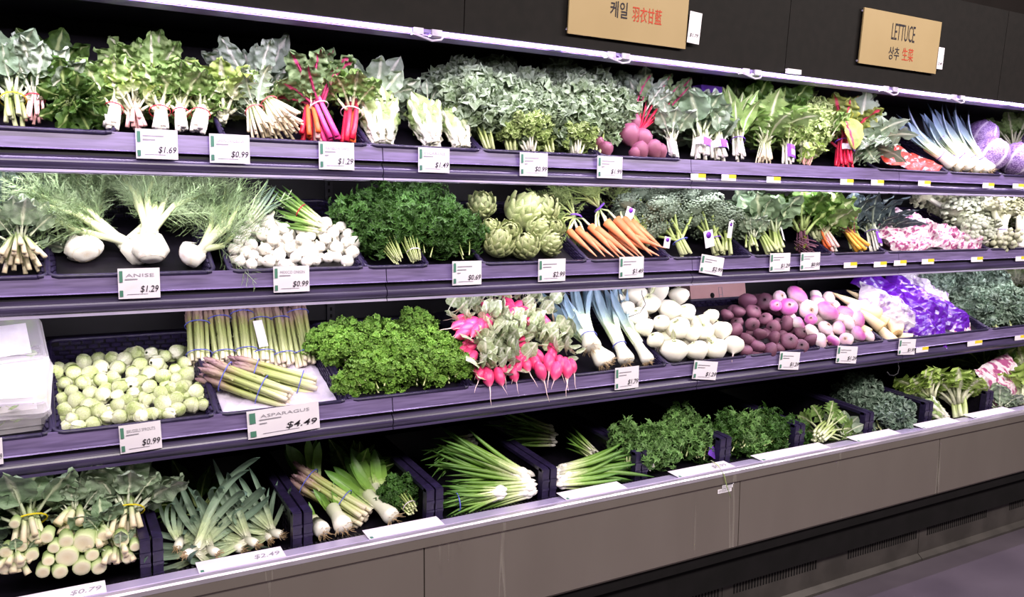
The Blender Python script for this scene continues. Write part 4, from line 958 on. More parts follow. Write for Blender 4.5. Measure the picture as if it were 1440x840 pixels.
# ------------------------------------------------------------------ green onion tops behind the white onions
def onion_leafset(mat, k=3):
    key = ('tube', mat.name)
    if key not in LS:
        LS[key] = []
        for i in range(k):
            rd = random.Random(i + 3); b = rd.uniform(-.12, .12); c = rd.uniform(-.1, .1)
            LS[key].append(MB().tube([(b * (q / 8) ** 2, c * (q / 8) ** 2, q / 8) for q in range(9)], [.014, .013, .014, .015, .016, .015, .013, .009, .002], 6).mesh('blade', mat))
    return LS[key]
def scallions(label, s, base, tip, d0, d1, n=14, mat=None, bulb=True, R_=.022, fan=.25, bnd=None, fb=.2, seed=0, thick=1.0, group='green onion bunches', name='green_onion_bunch', bulbs=.011, flat=1.0):
    rd = random.Random(seed); B = A(s, base[0], base[1], d0); T = A(s, tip[0], tip[1], d1); L = (T - B).length
    t = thing(name, label, 'green onions', basis(T - B, (0, -1, .35), B), group); ms = onion_leafset(mat or L_onion)
    n = int(n * 1.5); thick *= 1.3
    for i in range(n):
        q = i * 2.4; f = math.sqrt((i + .4) / n); p = Vector((math.cos(q) * R_ * f, math.sin(q) * R_ * f * flat, rd.uniform(-.02, .02)))
        th = fan * f * rd.uniform(.3, 1.2); dr = Vector((math.cos(q) * math.sin(th), math.sin(q) * math.sin(th) * .6, math.cos(th)))
        o = obj('blade', ms[i % 3], basis(dr, (math.cos(i), math.sin(i), 0), p, (L * thick, L * thick, L * rd.uniform(.8, 1.08))), t)
        if bulb: obj('bulb', onm[i % 4], basis(dr, (1, 0, 0), p, (bulbs * rd.uniform(.5, .9),) * 2 + (bulbs * 1.3,)), t)
    if bnd: band(t, bnd, L * fb, R_ * 1.1 + .006)
    return t
scallions('green onion tops tied with a red band behind the white onions', 2, (452, 316), (388, 272), .14, .22, 9, bulb=False, R_=.015, fan=.12, bnd=bandred, fb=.45, seed=3, thick=1.4, group='onion tops')
scallions('pale onion tops sticking up over the white onions', 2, (352, 312), (384, 268), .12, .2, 10, bulb=False, R_=.016, fan=.3, seed=4, thick=1.3, mat=L_strap, group='onion tops')
scallions('bright green onion stems lying behind the white onions', 2, (450, 322), (395, 312), .12, .18, 7, bulb=False, R_=.014, fan=.15, seed=5, thick=1.8, group='onion tops')

# ------------------------------------------------------------------ leeks
def strap_mesh(mat, seed):
    return leaf_mesh('leaf', mat, kind='strap', wid=.055, n=12, m=5, ruf=.004, fr=6, bend=[.15, .45, .9][seed % 3], cup=.9, pet=.02, petr=.003, crink=.004, seed=seed)
def leek(label, s, base, tip, d0, d1, r=.02, nl=7, fan=.16, bnd=None, fb=(.12,), seed=0, mat=None, shaft=.42, group='leeks', wsc=1.0, fuzzy=True, bs=1.25, arch=False):
    rd = random.Random(seed); B = A(s, base[0], base[1], d0); T = A(s, tip[0], tip[1], d1); L = (T - B).length; mat = mat or L_leek
    t = thing('leek', label, 'leek', basis(T - B, (0, -1, .35), B), group)
    g = MB().lathe([(.0005, -.005), (r * .4, -.004), (r * 1.0 * bs, .0), (r * 1.1 * bs, .012), (r, .05), (r * .95, L * shaft * .6), (r * 1.05, L * shaft), (r * .7, L * shaft * 1.1)], 12)
    obj('shaft', g.mesh('shaft', m_white), None, t)
    key = ('strap', mat.name, arch)
    if key not in LS: LS[key] = [leaf_mesh('leaf', mat, kind='strap', wid=.032, n=18, m=5, ruf=.004, fr=6, bend=[1.3, 2.2, 3.0][i], cup=.9, pet=.02, petr=.003, crink=.004, seed=i) for i in range(3)] if arch else [strap_mesh(mat, i) for i in range(3)]
    for i in range(nl):
        sd = -1 if i % 2 else 1; th = fan * (i + .5) / nl * rd.uniform(.7, 1.2); dr = Vector((sd * math.sin(th), rd.uniform(-.05, .05), math.cos(th)))
        ln = L * (1 - shaft * .55) * rd.uniform(.85, 1.05) * (1.7 if arch else 1)
        obj('leaf', LS[key][rd.randrange(3)], basis(dr, (sd * .4, 1, 0), (sd * r * .3, r * .3 * math.sin(i), L * shaft * .55), (ln * 1.3 * wsc, ln, ln)), t)
    if fuzzy:
        g = MB()
        for i in range(26):
            q = rd.uniform(0, 6.28); f = rd.random(); p = Vector((math.cos(q) * r * f, math.sin(q) * r * f, 0)); e = p * 1.8 + Vector((rd.uniform(-.01, .01), rd.uniform(-.01, .01), -rd.uniform(.008, .022)))
            g.tube([p, (p + e) / 2 + Vector((.003, 0, 0)), e], [.0012, .0009, .0004], 3, cap=False)
        obj('roots', g.mesh('roots', m_roots), None, t, kind='stuff')
    if bnd:
        for f in fb: band(t, bnd, L * f, r * 1.12)
leek('bluish leek lying beside the radishes with its white end low', 3, (858, 508), (752, 412), .04, .30, .021, 6, .1, bandblue, (.22,), 1, shaft=.35)
leek('leek with brown root tuft lying on top of the others', 3, (833, 490), (806, 404), .05, .28, .026, 8, .12, bandblue, (.18, .96), 2, shaft=.45)
leek('leek between the rooted one and the white turnips, root end down', 3, (882, 508), (830, 404), .04, .30, .023, 8, .12, bandblue, (.2, .9), 3, shaft=.42)
leek('slim leek closest to the white turnips', 3, (912, 508), (850, 410), .04, .28, .019, 6, .1, None, (.2,), 4, shaft=.42)
leek('leek half covered by the rooted leek', 3, (848, 512), (790, 425), .03, .2, .02, 5, .1, None, (.2,), 5, shaft=.5)
for i, (b, tp, l) in enumerate([((1340, 232), (1252, 168), 'top shelf leek closest to the red packages'), ((1352, 236), (1275, 180), 'top shelf leek, second from the red packages'), ((1366, 236), (1290, 160), 'top shelf leek in the middle of its tray with purple band'), ((1378, 240), (1312, 158), 'top shelf leek leaning behind the wrapped cabbages'), ((1392, 240), (1335, 165), 'top shelf leek closest to the wrapped cabbages')]):
    leek(l, 1, b, tp, .03, .22, .024, 7, .14, bandpur, (.2, .55) if i == 2 else (.2,), 10 + i, shaft=.4, group='top shelf leeks')

# ------------------------------------------------------------------ carrots
crm = [root_long(m_carrot, 1.0, .085, i, .04, 9) for i in range(3)]
def carrots(label, crowns_tips, tops, seed, tagc):
    rd = random.Random(seed); (bx, by, bd) = tops[0]; B = A(2, bx, by, bd)
    t = thing('carrot_bunch', label, 'carrots', Matrix.Translation(B), 'carrot bunches')
    for i, (a, b, d) in enumerate(crowns_tips):
        p = A(2, a[0], a[1], d + .12); q = A(2, b[0], b[1], d); L = (q - p).length
        obj('carrot', crm[i % 3], basis(q - p, (0, 0, 1), p - B, (L * 1.1, L * 1.1, L)), t)
        obj('stalk', MB().tube([p - B, (p - B) * .5 + Vector((rd.uniform(-.01, .01), 0, .01)), Vector((rd.uniform(-.006, .006), 0, rd.uniform(-.006, .006)))], [.006, .004, .003], 5).mesh('stalk', m_stalk), None, t)
    g = MB()
    for (px, py, d) in tops[1:]:
        T = A(2, px, py, d) - B
        for k in range(3):
            e = T + Vector((rd.uniform(-.03, .03), rd.uniform(-.03, .03), rd.uniform(-.03, .03)))
            obj('stalk', MB().tube([Vector((0, 0, 0)), e * .5 + Vector((0, 0, .015)), e], [.0035, .003, .0015], 5).mesh('stalk', m_gstalk), None, t)
            for j in range(4): feather(g, e * rd.uniform(.45, 1.0), e.normalized() + Vector((rd.uniform(-1, 1), rd.uniform(-1, 1), rd.uniform(-1, .6))) * .8, rd.uniform(.05, .1), rd, .0012, 6, 4)
    obj('tops', g.mesh('tops', m_frond_c, False), None, t, kind='stuff')
    if tagc: obj('tag_band', band_mesh(bandpur), basis((tagc[0], -.3, tagc[1]), (0, -1, 0), (0, -.005, 0), (.024, .024, .022)), t)
carrots('bunch of orange carrots at the tray front with stalks fanned upwards', [((838, 322), (892, 362), .03), ((852, 312), (905, 361), .04), ((866, 308), (916, 360), .05), ((845, 332), (878, 362), .02), ((858, 326), (900, 361), .05)], [(842, 292, .2), (805, 262, .26), (822, 258, .28), (838, 260, .28), (800, 275, .22), (820, 268, .2)], 1, (.5, -.6))
carrots('bunch of orange carrots nearest the artichokes under grey-green tops', [((800, 325), (838, 361), .03), ((812, 322), (852, 361), .04), ((822, 330), (862, 362), .03), ((830, 318), (870, 362), .05)], [(808, 305, .2), (782, 275, .26), (775, 300, .2), (786, 320, .15), (790, 262, .3), (778, 285, .24)], 2, (-.3, -.9))
carrots('bunch of orange carrots crossing beside the broccolini', [((876, 308), (925, 352), .05), ((888, 312), (932, 348), .05), ((884, 330), (936, 350), .02), ((880, 336), (926, 360), .03)], [(872, 296, .22), (862, 270, .28), (880, 268, .3), (893, 278, .26)], 3, None)

# ------------------------------------------------------------------ broccolini, cauliflower: heads built from many small buds
_bud = []
def bud_head(mat, seed, n=90, r=.11, flat=.75):
    rd = random.Random(seed); g = MB()
    ico = [(0, 0, 1)] + [(.89 * math.cos(2 * PI * i / 5), .89 * math.sin(2 * PI * i / 5), .45) for i in range(5)] + [(.89 * math.cos(2 * PI * (i + .5) / 5), .89 * math.sin(2 * PI * (i + .5) / 5), -.45) for i in range(5)]
    F = [(0, 1 + i, 1 + (i + 1) % 5) for i in range(5)] + [(1 + i, 6 + i, 1 + (i + 1) % 5) for i in range(5)] + [(1 + (i + 1) % 5, 6 + i, 6 + (i + 1) % 5) for i in range(5)]
    for i in range(n):
        z = 1 - 1.5 * (i + .5) / n; q = i * 2.399; rr = math.sqrt(max(0, 1 - z * z)); lump = 1 + .2 * math.sin(q * 2 + seed) * rr + .12 * rd.uniform(-1, 1)
        c = Vector((math.cos(q) * rr * lump, math.sin(q) * rr * lump, z * flat * lump)); s_ = r * rd.uniform(.8, 1.35)
        g.add([(c.x + x * s_, c.y + y * s_, c.z + zz * s_) for x, y, zz in ico], F)
    g.lathe([(.2, -.5), (.7, -.2), (.85, .1), (.6, flat * .55), (.1, flat * .75)], 9)
    return g.mesh('floret', mat)
bhm = [bud_head(m_brock, i) for i in range(3)]; chm = [bud_head(m_caul, i + 9, 40, .2, .7) for i in range(3)]; cgm = [bud_head(m_caulg, i + 5, 40, .2, .7) for i in range(2)]
def broccolini(label, base, heads, d0, dh, seed, bnd=bandpur, sticker_=None, s=2, hm=None, hr=16, n=None, stem_m=None, name='broccolini_bunch', cat='broccolini', group='broccolini bunches', sr=.006):
    rd = random.Random(seed); B = A(s, base[0], base[1], d0); cx = sum(h[0] for h in heads) / len(heads); cy = sum(h[1] for h in heads) / len(heads)
    T = A(s, cx, cy, dh); M = basis(T - B, (0, -1, .35), B); Mi = M.inverted(); t = thing(name, label, cat, M, group); L = (T - B).length
    for i, h in enumerate(heads):
        P = Mi @ A(s, h[0], h[1], dh + rd.uniform(-.03, .03)); q = i * 2.4; p0 = Vector((math.cos(q) * .02, math.sin(q) * .015, rd.uniform(-.006, .006)))
        rr = hr * (h[2] if len(h) > 2 else 1) * (L * 0 + depth(M @ P)) / FPX
        obj('stem', MB().tube([p0, Vector((p0.x * .8, p0.y * .8, L * .4)), P * .8 + Vector((0, 0, L * .05)), P], [sr * 1.1, sr, sr * .9, sr * .8], 6).mesh('stem', stem_m or m_gstalk), None, t)
        obj('floret', (hm or bhm)[i % len(hm or bhm)], basis(P - p0 * 2 + Vector((0, 0, .1)), (1, 0, .1), P, rr), t)
    if bnd: band(t, bnd, L * .36, .03)
    if sticker_:
        P = Mi @ A(s, sticker_[0], sticker_[1], d0 - .012); R3 = Mi.to_3x3()
        Ms = Matrix.Translation(P) @ R3.to_4x4() @ Matrix.Rotation(math.radians(sticker_[4]), 4, 'Y'); k = depth(M @ P) / FPX; a, b = sticker_[2] * k / 2, sticker_[3] * k / 2
        lb = obj('paper_tag', MB().box((-a, -.0008, -b), (a, 0, b)).mesh('paper_tag', stickw, False), Ms, t)
        obj('tag_print', MB().tube([(0, -.001, b * .45), (0, -.0016, b * .45)], min(a, b) * .55, 14).mesh('tag_print', stickp), None, lb)
broccolini('broccolini bunch at the rear beside the carrot tops', (905, 345), [(882, 285), (900, 272), (918, 280), (890, 298), (910, 300), (925, 268), (875, 300), (905, 315)], .12, .2, 1, None, (886, 299, 14, 14, 20))
broccolini('broccolini bunch with pale stems under a blue-white band', (965, 358), [(920, 308), (940, 300), (960, 305), (945, 285), (930, 322), (925, 290), (975, 296), (952, 322), (918, 330)], .03, .10, 2, bandblue, (938, 341, 11, 16, 10))
broccolini('broccolini bunch hung with two white paper tags', (1010, 356), [(985, 290), (1000, 300), (975, 312), (1012, 312), (1000, 285), (968, 275), (990, 322), (1005, 325)], .04, .11, 3, bandpur, (997, 336, 17, 24, -12))
broccolini('broccolini bunch against the collard leaves', (1022, 356), [(1005, 318), (1022, 322), (1030, 305), (1015, 300), (1030, 330)], .05, .11, 4, None, (1027, 322, 8, 26, 8))
broccolini('dark broccolini bunch deepest on the shelf', (955, 330), [(935, 268), (955, 270), (972, 268), (990, 272), (950, 285), (970, 290), (930, 300)], .16, .26, 5, None)

# ------------------------------------------------------------------ radish bunches
rdm = [radish_mesh(i) for i in range(3)]; rtm = [tail_mesh(i) for i in range(3)]
def radishes(label, roots, crown, leaves, d, nl, seed, hang=0):
    rd = random.Random(seed); B = on(3, crown[0], crown[1], d, 40, .0); t = thing('radish_bunch', label, 'radishes', Matrix.Translation(B), 'radish bunches'); k = depth(B) / FPX
    roots = roots + [(x + rd.uniform(-7, 7), y - rd.uniform(5, 11), r * rd.uniform(.75, .95)) for x, y, r in roots[::2]]
    for i, (x, y, r) in enumerate(roots):
        P = on(3, x, y, d + .01, 40, .0) - B; rr = r * k * rd.uniform(1.2, 1.6); dr = (Vector((0, 0, 0)) - P + Vector((0, .01, .012))); dr = dr.normalized() + Vector((rd.uniform(-.35, .35), rd.uniform(-.3, .3), .6 if hang else .15))
        o = obj('radish', rdm[i % 3], basis(dr, (0, -1, 0), P, (rr * .9, rr * .9, rr * 1.3)), t); obj('tail', rtm[i % 3], basis((0, 0, 1), (0, 1, 0), (0, 0, -.8), rd.uniform(.6, 1.35 if hang else 1.0)), o)
    ms = leafset('small', L_rad)
    for i in range(int(nl * 1.9)):
        x, y = leaves[i % len(leaves)]; x += rd.uniform(-12, 12); y += rd.uniform(-10, 10); P = on(3, x, y, d + .01, 40, .0) - B
        dr = Vector((rd.uniform(-1, 1), -.5, rd.uniform(-.4, 1))); ln = rd.uniform(.055, .1)
        obj('leaf', ms[rd.randrange(3)], basis(dr, Vector((rd.uniform(-.6, .6), -.6, .7)), P + Vector((0, .01, -.01)), ln), t)
radishes('radish bunch at the top of the heap with roots pointing up', [(716, 425, 8), (728, 430, 9), (722, 440, 8), (735, 438, 9), (711, 440, 7)], (725, 445), [(700, 425), (745, 420), (735, 412), (705, 412), (742, 445)], .05, 16, 1)
radishes('radish bunch beside the curly parsley with long pink roots', [(645, 458, 9), (655, 463, 9), (668, 466, 10), (662, 452, 9), (676, 460, 9), (650, 470, 9), (685, 456, 8)], (690, 458), [(650, 440), (640, 430), (670, 440), (690, 445), (660, 428)], .04, 20, 2)
radishes('radish bunch near the leeks with small round roots', [(750, 455, 8), (764, 452, 9), (742, 450, 7), (772, 460, 7)], (745, 440), [(755, 435), (765, 430), (735, 425)], .04, 8, 3)
radishes('front radish bunch with trailing tails beside the tray gap', [(660, 490, 9), (662, 505, 9), (675, 525, 8), (686, 530, 9), (702, 530, 9), (722, 525, 8), (655, 500, 8)], (690, 495), [(685, 470), (705, 480), (695, 500), (715, 495), (680, 510), (700, 512), (668, 485), (725, 500)], .015, 34, 4, 1)
radishes('front radish bunch in the middle with fat hanging roots', [(735, 490, 9), (745, 498, 10), (752, 510, 9), (760, 522, 9), (740, 512, 9), (728, 515, 8), (730, 500, 8)], (735, 478), [(725, 465), (745, 470), (715, 460)], .02, 14, 5, 1)
radishes('front radish bunch beside the leeks under dark leaf tips', [(772, 510, 9), (788, 512, 9), (798, 520, 9), (782, 522, 9), (776, 498, 8), (805, 515, 8)], (785, 485), [(775, 470), (790, 478), (780, 462), (795, 490), (768, 480)], .02, 20, 6, 1)
radishes('radish bunch half buried in pale leaves at the centre of the heap', [(705, 470, 6), (730, 455, 7)], (715, 462), [(700, 455), (720, 465), (735, 470), (712, 448), (745, 462), (690, 470)], .03, 22, 7)
radishes('radish bunch at the rear with green leaves and one red tip', [(692, 437, 7), (680, 428, 6)], (680, 430), [(650, 420), (668, 415), (680, 412), (692, 420), (660, 435)], .05, 18, 8)

# ------------------------------------------------------------------ clamshells
def clamshell(label, c, off, rot, W=.15, D=.2, hh=.05):
    P = on(3, c[0], c[1], off); M = Matrix.Translation(P) @ Matrix.Rotation(math.radians(SH[3][2] + rot[0]), 4, 'X') @ Matrix.Rotation(math.radians(rot[1]), 4, 'Z')
    t = thing('clamshell', label, 'clamshell', M, 'clear plastic clamshells')
    def shell(z0, z1, in0, in1, name):
        P = []
        for z, i_ in ((z0, in0), (z0 + (z1 - z0) * .15, in0 * .3), (z1 * .9 + z0 * .1, in1), (z1, in1 + .006)):
            ring = []
            for cx, cy, q0 in ((W / 2 - .02, -D / 2 + .02, -90), (W / 2 - .02, D / 2 - .02, 0), (-W / 2 + .02, D / 2 - .02, 90), (-W / 2 + .02, -D / 2 + .02, 180)):
                for q in (0, 30, 60, 90): a = math.radians(q0 + q); ring.append((cx + (.02 - i_) * math.cos(a) - 0, cy + (.02 - i_) * math.sin(a), z))
            P.append(ring)
        g = MB().grid(np.array(P), wrap=True); n = len(P[0]); g.add(P[-1], [tuple(range(n))]); obj(name, g.mesh(name, m_clam, False), None, t)
    shell(.0, hh * .5, -.004, .004, 'lid'); shell(-.0005, -hh * .5, -.004, .006, 'base')
    obj('paper_label', MB().box((-W * .3, -D * .36, hh * .5 + .0008), (W * .3, D * .28, hh * .5 + .0014)).mesh('paper_label', m_label, False), None, t)
    ms = leafset('small', L_chard); rd = random.Random(int(c[0]) + 5)
    for i in range(16): obj('herb_leaf', ms[i % 3], basis((rd.uniform(-1, 1), rd.uniform(-1, 1), .1), (0, 0, 1), (rd.uniform(-W * .36, W * .36), rd.uniform(-D * .36, D * .36), rd.uniform(-hh * .35, hh * .1)), .045), t)
clamshell('clear clamshell in front, stacked on another at the picture edge', (18, 545), .045, (8, -4), .17, .22)
clamshell('clear clamshell underneath the front one', (18, 568), -.005, (2, 3), .17, .22)
clamshell('clear clamshell standing at the rear with green herbs', (8, 485), .10, (26, 6), .18, .16)

# ------------------------------------------------------------------ top shelf greens
V = Vector
leafy('collard_bunch', 'collard bunch with a yellow tie at the picture edge', 1, (22, 168), (8, 62), .05, .2, 'collard', L_collard, 14, .7, (8, .006, m_gstalk), bandyel, .25, .4, .03, .02, 1.05, 1, 'top shelf greens')
leafy('radish_greens', 'greens bunch with a red tie beside the yellow tied collards', 1, (48, 168), (52, 60), .05, .2, 'chard', L_grey, 14, .75, (8, .004, m_pkwst), bandred, .25, .4, .025, .016, 1.0, 2, 'top shelf greens')
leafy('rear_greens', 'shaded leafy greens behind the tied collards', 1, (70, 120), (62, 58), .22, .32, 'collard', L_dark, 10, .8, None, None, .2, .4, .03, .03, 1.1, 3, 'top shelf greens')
leafy('mustard_greens', 'dark green bunch drooping over the shelf rail', 1, (100, 138), (128, 172), .1, .0, 'frilly', L_dark, 14, .95, None, None, .3, .4, .03, .03, 1.0, 4, 'top shelf greens', wsc=.9)
leafy('mustard_greens', 'dark curled leaves piled above the drooping bunch', 1, (92, 160), (100, 100), .08, .2, 'frilly', L_dark, 12, .9, None, None, .3, .4, .03, .03, 1.0, 5, 'top shelf greens')
for i, (bx, by, tx, l, w_) in enumerate([(156, 178, 168, 'chard bunch with short white stalk nearest the drooping greens', .016), (226, 182, 222, 'chard bunch with tall white stalk and red band, in the middle of three', .018), (256, 183, 250, 'slim white chard stalk bunch between two thicker ones', .012), (278, 184, 292, 'chard bunch with white stalk and red band beside the cut greens', .017)]):
    leafy('chard_bunch', l, 1, (bx, by), (tx, 92 + 4 * i), .03, .16, 'chard', L_chard, 13, .75, (7, .008, m_white), bandred, .28, .45, w_, w_ * .85, 1.0, 20 + i, 'white stalked chard', wsc=1.25)
leafy('chard_bunch', 'chard leaves spilling over pale pink stems between the white stalks', 1, (192, 178), (180, 100), .04, .15, 'chard', L_lett, 12, .8, (8, .006, m_pkwst), None, .25, .4, .03, .02, 1.0, 30, 'white stalked chard', wsc=1.3)
leafy('chard_bunch', 'large pale chard leaves above the cut green stems', 1, (315, 175), (312, 95), .08, .2, 'chard', L_lett, 12, .7, None, None, .2, .4, .03, .02, 1.0, 31, 'white stalked chard', wsc=1.3)
leafy('dandelion_bunch', 'dandelion bunch showing a fan of pale cut stems and a pink tie', 1, (405, 180), (352, 112), .03, .16, 'jagged', L_chard, 14, .6, (34, .0042, m_cut), bandpink, .5, .7, .06, .02, 1.1, 32, 'cut green bunches', wsc=1.3, face=V((.6, -1, .3)))
leafy('dandelion_bunch', 'dandelion bunch with its cut stems hanging low beside the tray', 1, (372, 188), (338, 110), .03, .15, 'jagged', L_grey, 12, .6, (22, .004, m_cut), bandpink, .4, .6, .045, .02, 1.1, 33, 'cut green bunches', wsc=1.4)
leafy('rainbow_chard', 'rainbow chard bunch with bright pink stalks and a white band', 1, (468, 196), (425, 96), .03, .16, 'chard', L_beet, 9, .75, (7, .008, m_pinkst), bandwht, .45, .8, .026, .018, 1.5, 34, 'rainbow chard', wsc=1.2)
leafy('rainbow_chard', 'rainbow chard bunch with orange and pale pink stalks', 1, (440, 198), (432, 110), .045, .17, 'chard', L_chard, 8, .7, (9, .008, [m_orast, m_pkwst, m_redst]), None, .45, .7, .04, .02, 1.2, 35, 'rainbow chard', wsc=1.3)
leafy('rainbow_chard', 'rainbow chard bunch with short red stalks under a wide white band', 1, (490, 200), (500, 105), .03, .15, 'chard', L_chard, 12, .9, (7, .009, [m_redst, m_orast, m_redst]), bandwht, .42, .55, .02, .02, 1.1, 36, 'rainbow chard', wsc=1.2)
leafy('lettuce_head', 'pale leafy head with whitish base beside the red chard stalks', 1, (540, 206), (530, 125), .04, .17, 'romaine', L_roma, 18, .42, None, None, .05, .5, .03, .03, 1.0, 37, 'escarole heads')
leafy('lettuce_head', 'broad leaves piled behind the pale leafy head', 1, (525, 150), (540, 108), .15, .22, 'collard', L_grey, 12, 1.0, None, None, .2, .4, .03, .03, 1.3, 38, 'escarole heads')
leafy('escarole_head', 'escarole head with white ribs nearest the price seam', 1, (612, 208), (590, 138), .03, .15, 'romaine', L_roma, 18, .38, None, None, .05, .5, .026, .028, 1.05, 39, 'escarole heads')
leafy('escarole_head', 'escarole head with white ribs nearest the kale', 1, (652, 212), (634, 150), .03, .14, 'romaine', L_roma, 18, .36, None, None, .05, .5, .026, .026, 1.1, 40, 'escarole heads')
leafy('escarole_head', 'grey-green leaves tied with a blue band behind the escarole', 1, (600, 165), (605, 118), .14, .2, 'collard', L_grey, 8, .6, (4, .004, m_gstalk), bandblue, .4, .5, .02, .015, 1.0, 41, 'escarole heads')
kl = [((690, 212), (650, 100), 'curly kale bunch nearest the escarole'), ((720, 214), (700, 110), 'curly kale bunch with a purple band low on its stems'), ((775, 218), (745, 112), 'curly kale bunch with bright stems at the shelf front'), ((812, 220), (800, 112), 'curly kale bunch in the middle of the kale row'), ((838, 222), (845, 118), 'curly kale bunch nearest the pink roots'), ((665, 190), (625, 110), 'curly kale bunch spreading behind the escarole'), ((742, 190), (690, 92), 'tallest curly kale bunch behind the front row'), ((800, 190), (780, 100), 'curly kale bunch at the rear of the kale row'), ((850, 200), (862, 125), 'curly kale bunch leaning over the pink roots')]
for i, (b, tp, l) in enumerate(kl):
    fr_ = i < 5
    herb('kale_bunch', l, 1, b, tp, .03 if fr_ else .12, .17 if fr_ else .28, L_kale, 'kale', 52, .088, .12, (9 if fr_ else 3, .0045, m_gstalk), bandpur if i == 1 else None, 50 + i, 'curly kale bunches', cat='greens', flat=.8, zc=.58)
herb('kale_bunch', 'bright green kale stems and leaf trimmings at the front of the kale row', 1, (745, 214), (735, 168), .02, .08, L_must, 'kale', 40, .11, .075, (14, .004, m_white), seed=3, group='curly kale bunches', cat='greens')
herb('kale_bunch', 'pale leaf stubs at the foot of the middle kale bunches', 1, (810, 218), (805, 180), .02, .07, L_must, 'kale', 30, .09, .07, (12, .004, m_white), seed=4, group='curly kale bunches', cat='greens')
# pink roots with red stems
t = thing('pink_root_bunch', 'bunch of dusty pink roots with magenta stems beside the kale', 'roots', Matrix.Translation(A(1, 900, 185, .08)))
B = A(1, 900, 185, .08); prm = [turnip_mesh(m_rootb, i + 60, 1.15, 14, True, False) for i in range(3)]; rd = random.Random(6)
for i, (x, y, r, d) in enumerate([(885, 190, 16, .05), (903, 196, 15, .04), (918, 210, 14, .02), (900, 212, 13, .02), (927, 213, 12, .02), (890, 172, 12, .08), (893, 216, 9, .015), (852, 210, 11, .03), (842, 200, 8, .05)]):
    P = A(1, x, y, d); rr = r * depth(P) / FPX
    obj('root', prm[i % 3], basis((-.2 + rd.uniform(-.3, .3), .4, 1), (1, 0, 0), P - B, rr), t)
for i in range(10):
    T = A(1, 885 + 8 * i, 138 + rd.uniform(-8, 12), .16) - B
    obj('stem', MB().tube([V((rd.uniform(-.03, .03), -.02, -.03)), V((.0, 0, .0)), T], [.005, .004, .003], 5).mesh('stem', m_redst), None, t)
    ms = leafset('chard', L_beet); dr = T.normalized() + V((rd.uniform(-.5, .5), rd.uniform(-.4, .2), rd.uniform(-.2, .5)))
    obj('leaf', ms[i % 3], basis(dr, (rd.uniform(-.5, .5), -1, .3), T * .7, rd.uniform(.09, .15)), t)
leafy('bok_choy', 'leafy bunch with one broad white ribbed leaf beside the pink roots', 1, (948, 220), (935, 145), .03, .14, 'collard', L_grey, 10, .55, (5, .008, m_white), None, .3, .4, .02, .02, 1.0, 60, 'labelled top shelf greens', wsc=1.1)
lb = [(.0, .05, .05, .035, stickp), (.7, .045, .03, .025, stickw), (-.8, .05, .03, .03, stickw)]
leafy('bok_choy', 'broad grey-green leaves standing above purple labels', 1, (985, 222), (985, 138), .03, .14, 'collard', L_collard, 11, .55, (7, .008, m_white), None, .3, .4, .035, .03, 1.05, 61, 'labelled top shelf greens', wsc=1.35, stick=lb)
leafy('bok_choy', 'white stemmed greens with a purple label next to the broad leaves', 1, (1012, 224), (1000, 150), .03, .12, 'collard', L_grey, 8, .5, (7, .008, m_white), None, .3, .45, .03, .026, 1.0, 62, 'labelled top shelf greens', stick=lb)
leafy('gai_lan', 'tall upright lance leaved greens touching the canopy', 1, (1040, 222), (1030, 128), .04, .17, 'lance', L_chard, 14, .4, (8, .006, m_white), bandpur, .25, .4, .025, .02, 1.05, 63, 'labelled top shelf greens', wsc=1.3)
leafy('dandelion_bunch', 'broad arrow leaved greens with cut stems beside the tall upright bunch', 1, (1075, 228), (1078, 138), .03, .16, 'jagged', L_chard, 15, .85, (20, .003, m_cut), None, .25, .4, .035, .02, 1.1, 64, 'labelled top shelf greens', wsc=1.6)
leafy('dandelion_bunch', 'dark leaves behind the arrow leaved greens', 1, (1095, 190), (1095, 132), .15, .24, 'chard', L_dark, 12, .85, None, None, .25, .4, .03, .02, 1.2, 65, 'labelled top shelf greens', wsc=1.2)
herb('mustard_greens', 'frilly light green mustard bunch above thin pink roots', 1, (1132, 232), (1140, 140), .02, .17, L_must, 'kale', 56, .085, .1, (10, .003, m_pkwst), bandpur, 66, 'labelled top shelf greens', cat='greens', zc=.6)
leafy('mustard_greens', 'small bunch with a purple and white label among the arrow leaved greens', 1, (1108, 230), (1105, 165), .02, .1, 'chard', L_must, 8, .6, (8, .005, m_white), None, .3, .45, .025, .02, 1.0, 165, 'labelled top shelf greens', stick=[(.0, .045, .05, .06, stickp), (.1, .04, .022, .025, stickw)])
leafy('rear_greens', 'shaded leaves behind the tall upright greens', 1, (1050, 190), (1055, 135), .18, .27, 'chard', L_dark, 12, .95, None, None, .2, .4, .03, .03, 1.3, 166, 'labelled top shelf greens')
leafy('rear_greens', 'grey leaves filling the space behind the broad leaved labels', 1, (975, 190), (965, 140), .16, .25, 'collard', L_grey, 12, .9, None, None, .2, .4, .03, .03, 1.2, 167, 'labelled top shelf greens')
leafy('rear_greens', 'green leaves low between the arrow leaved greens and the red chard', 1, (1160, 205), (1150, 160), .1, .17, 'chard', L_chard, 12, .9, None, None, .2, .4, .03, .03, 1.2, 168, 'labelled top shelf greens')
leafy('rear_greens', 'leafy tops behind the pink roots', 1, (900, 170), (905, 128), .16, .24, 'chard', L_grey, 14, .95, None, None, .2, .4, .03, .03, 1.3, 169, 'labelled top shelf greens')
leafy('rear_greens', 'tall pale leaves rising behind the white stalked chard', 1, (215, 140), (215, 82), .18, .28, 'chard', L_chard, 16, 1.0, None, None, .2, .4, .05, .05, 1.4, 170, 'white stalked chard')
leafy('rear_greens', 'tall leaves rising behind the cut dandelion stems', 1, (360, 140), (355, 88), .18, .28, 'chard', L_grey, 16, 1.0, None, None, .2, .4, .05, .05, 1.4, 171, 'white stalked chard')
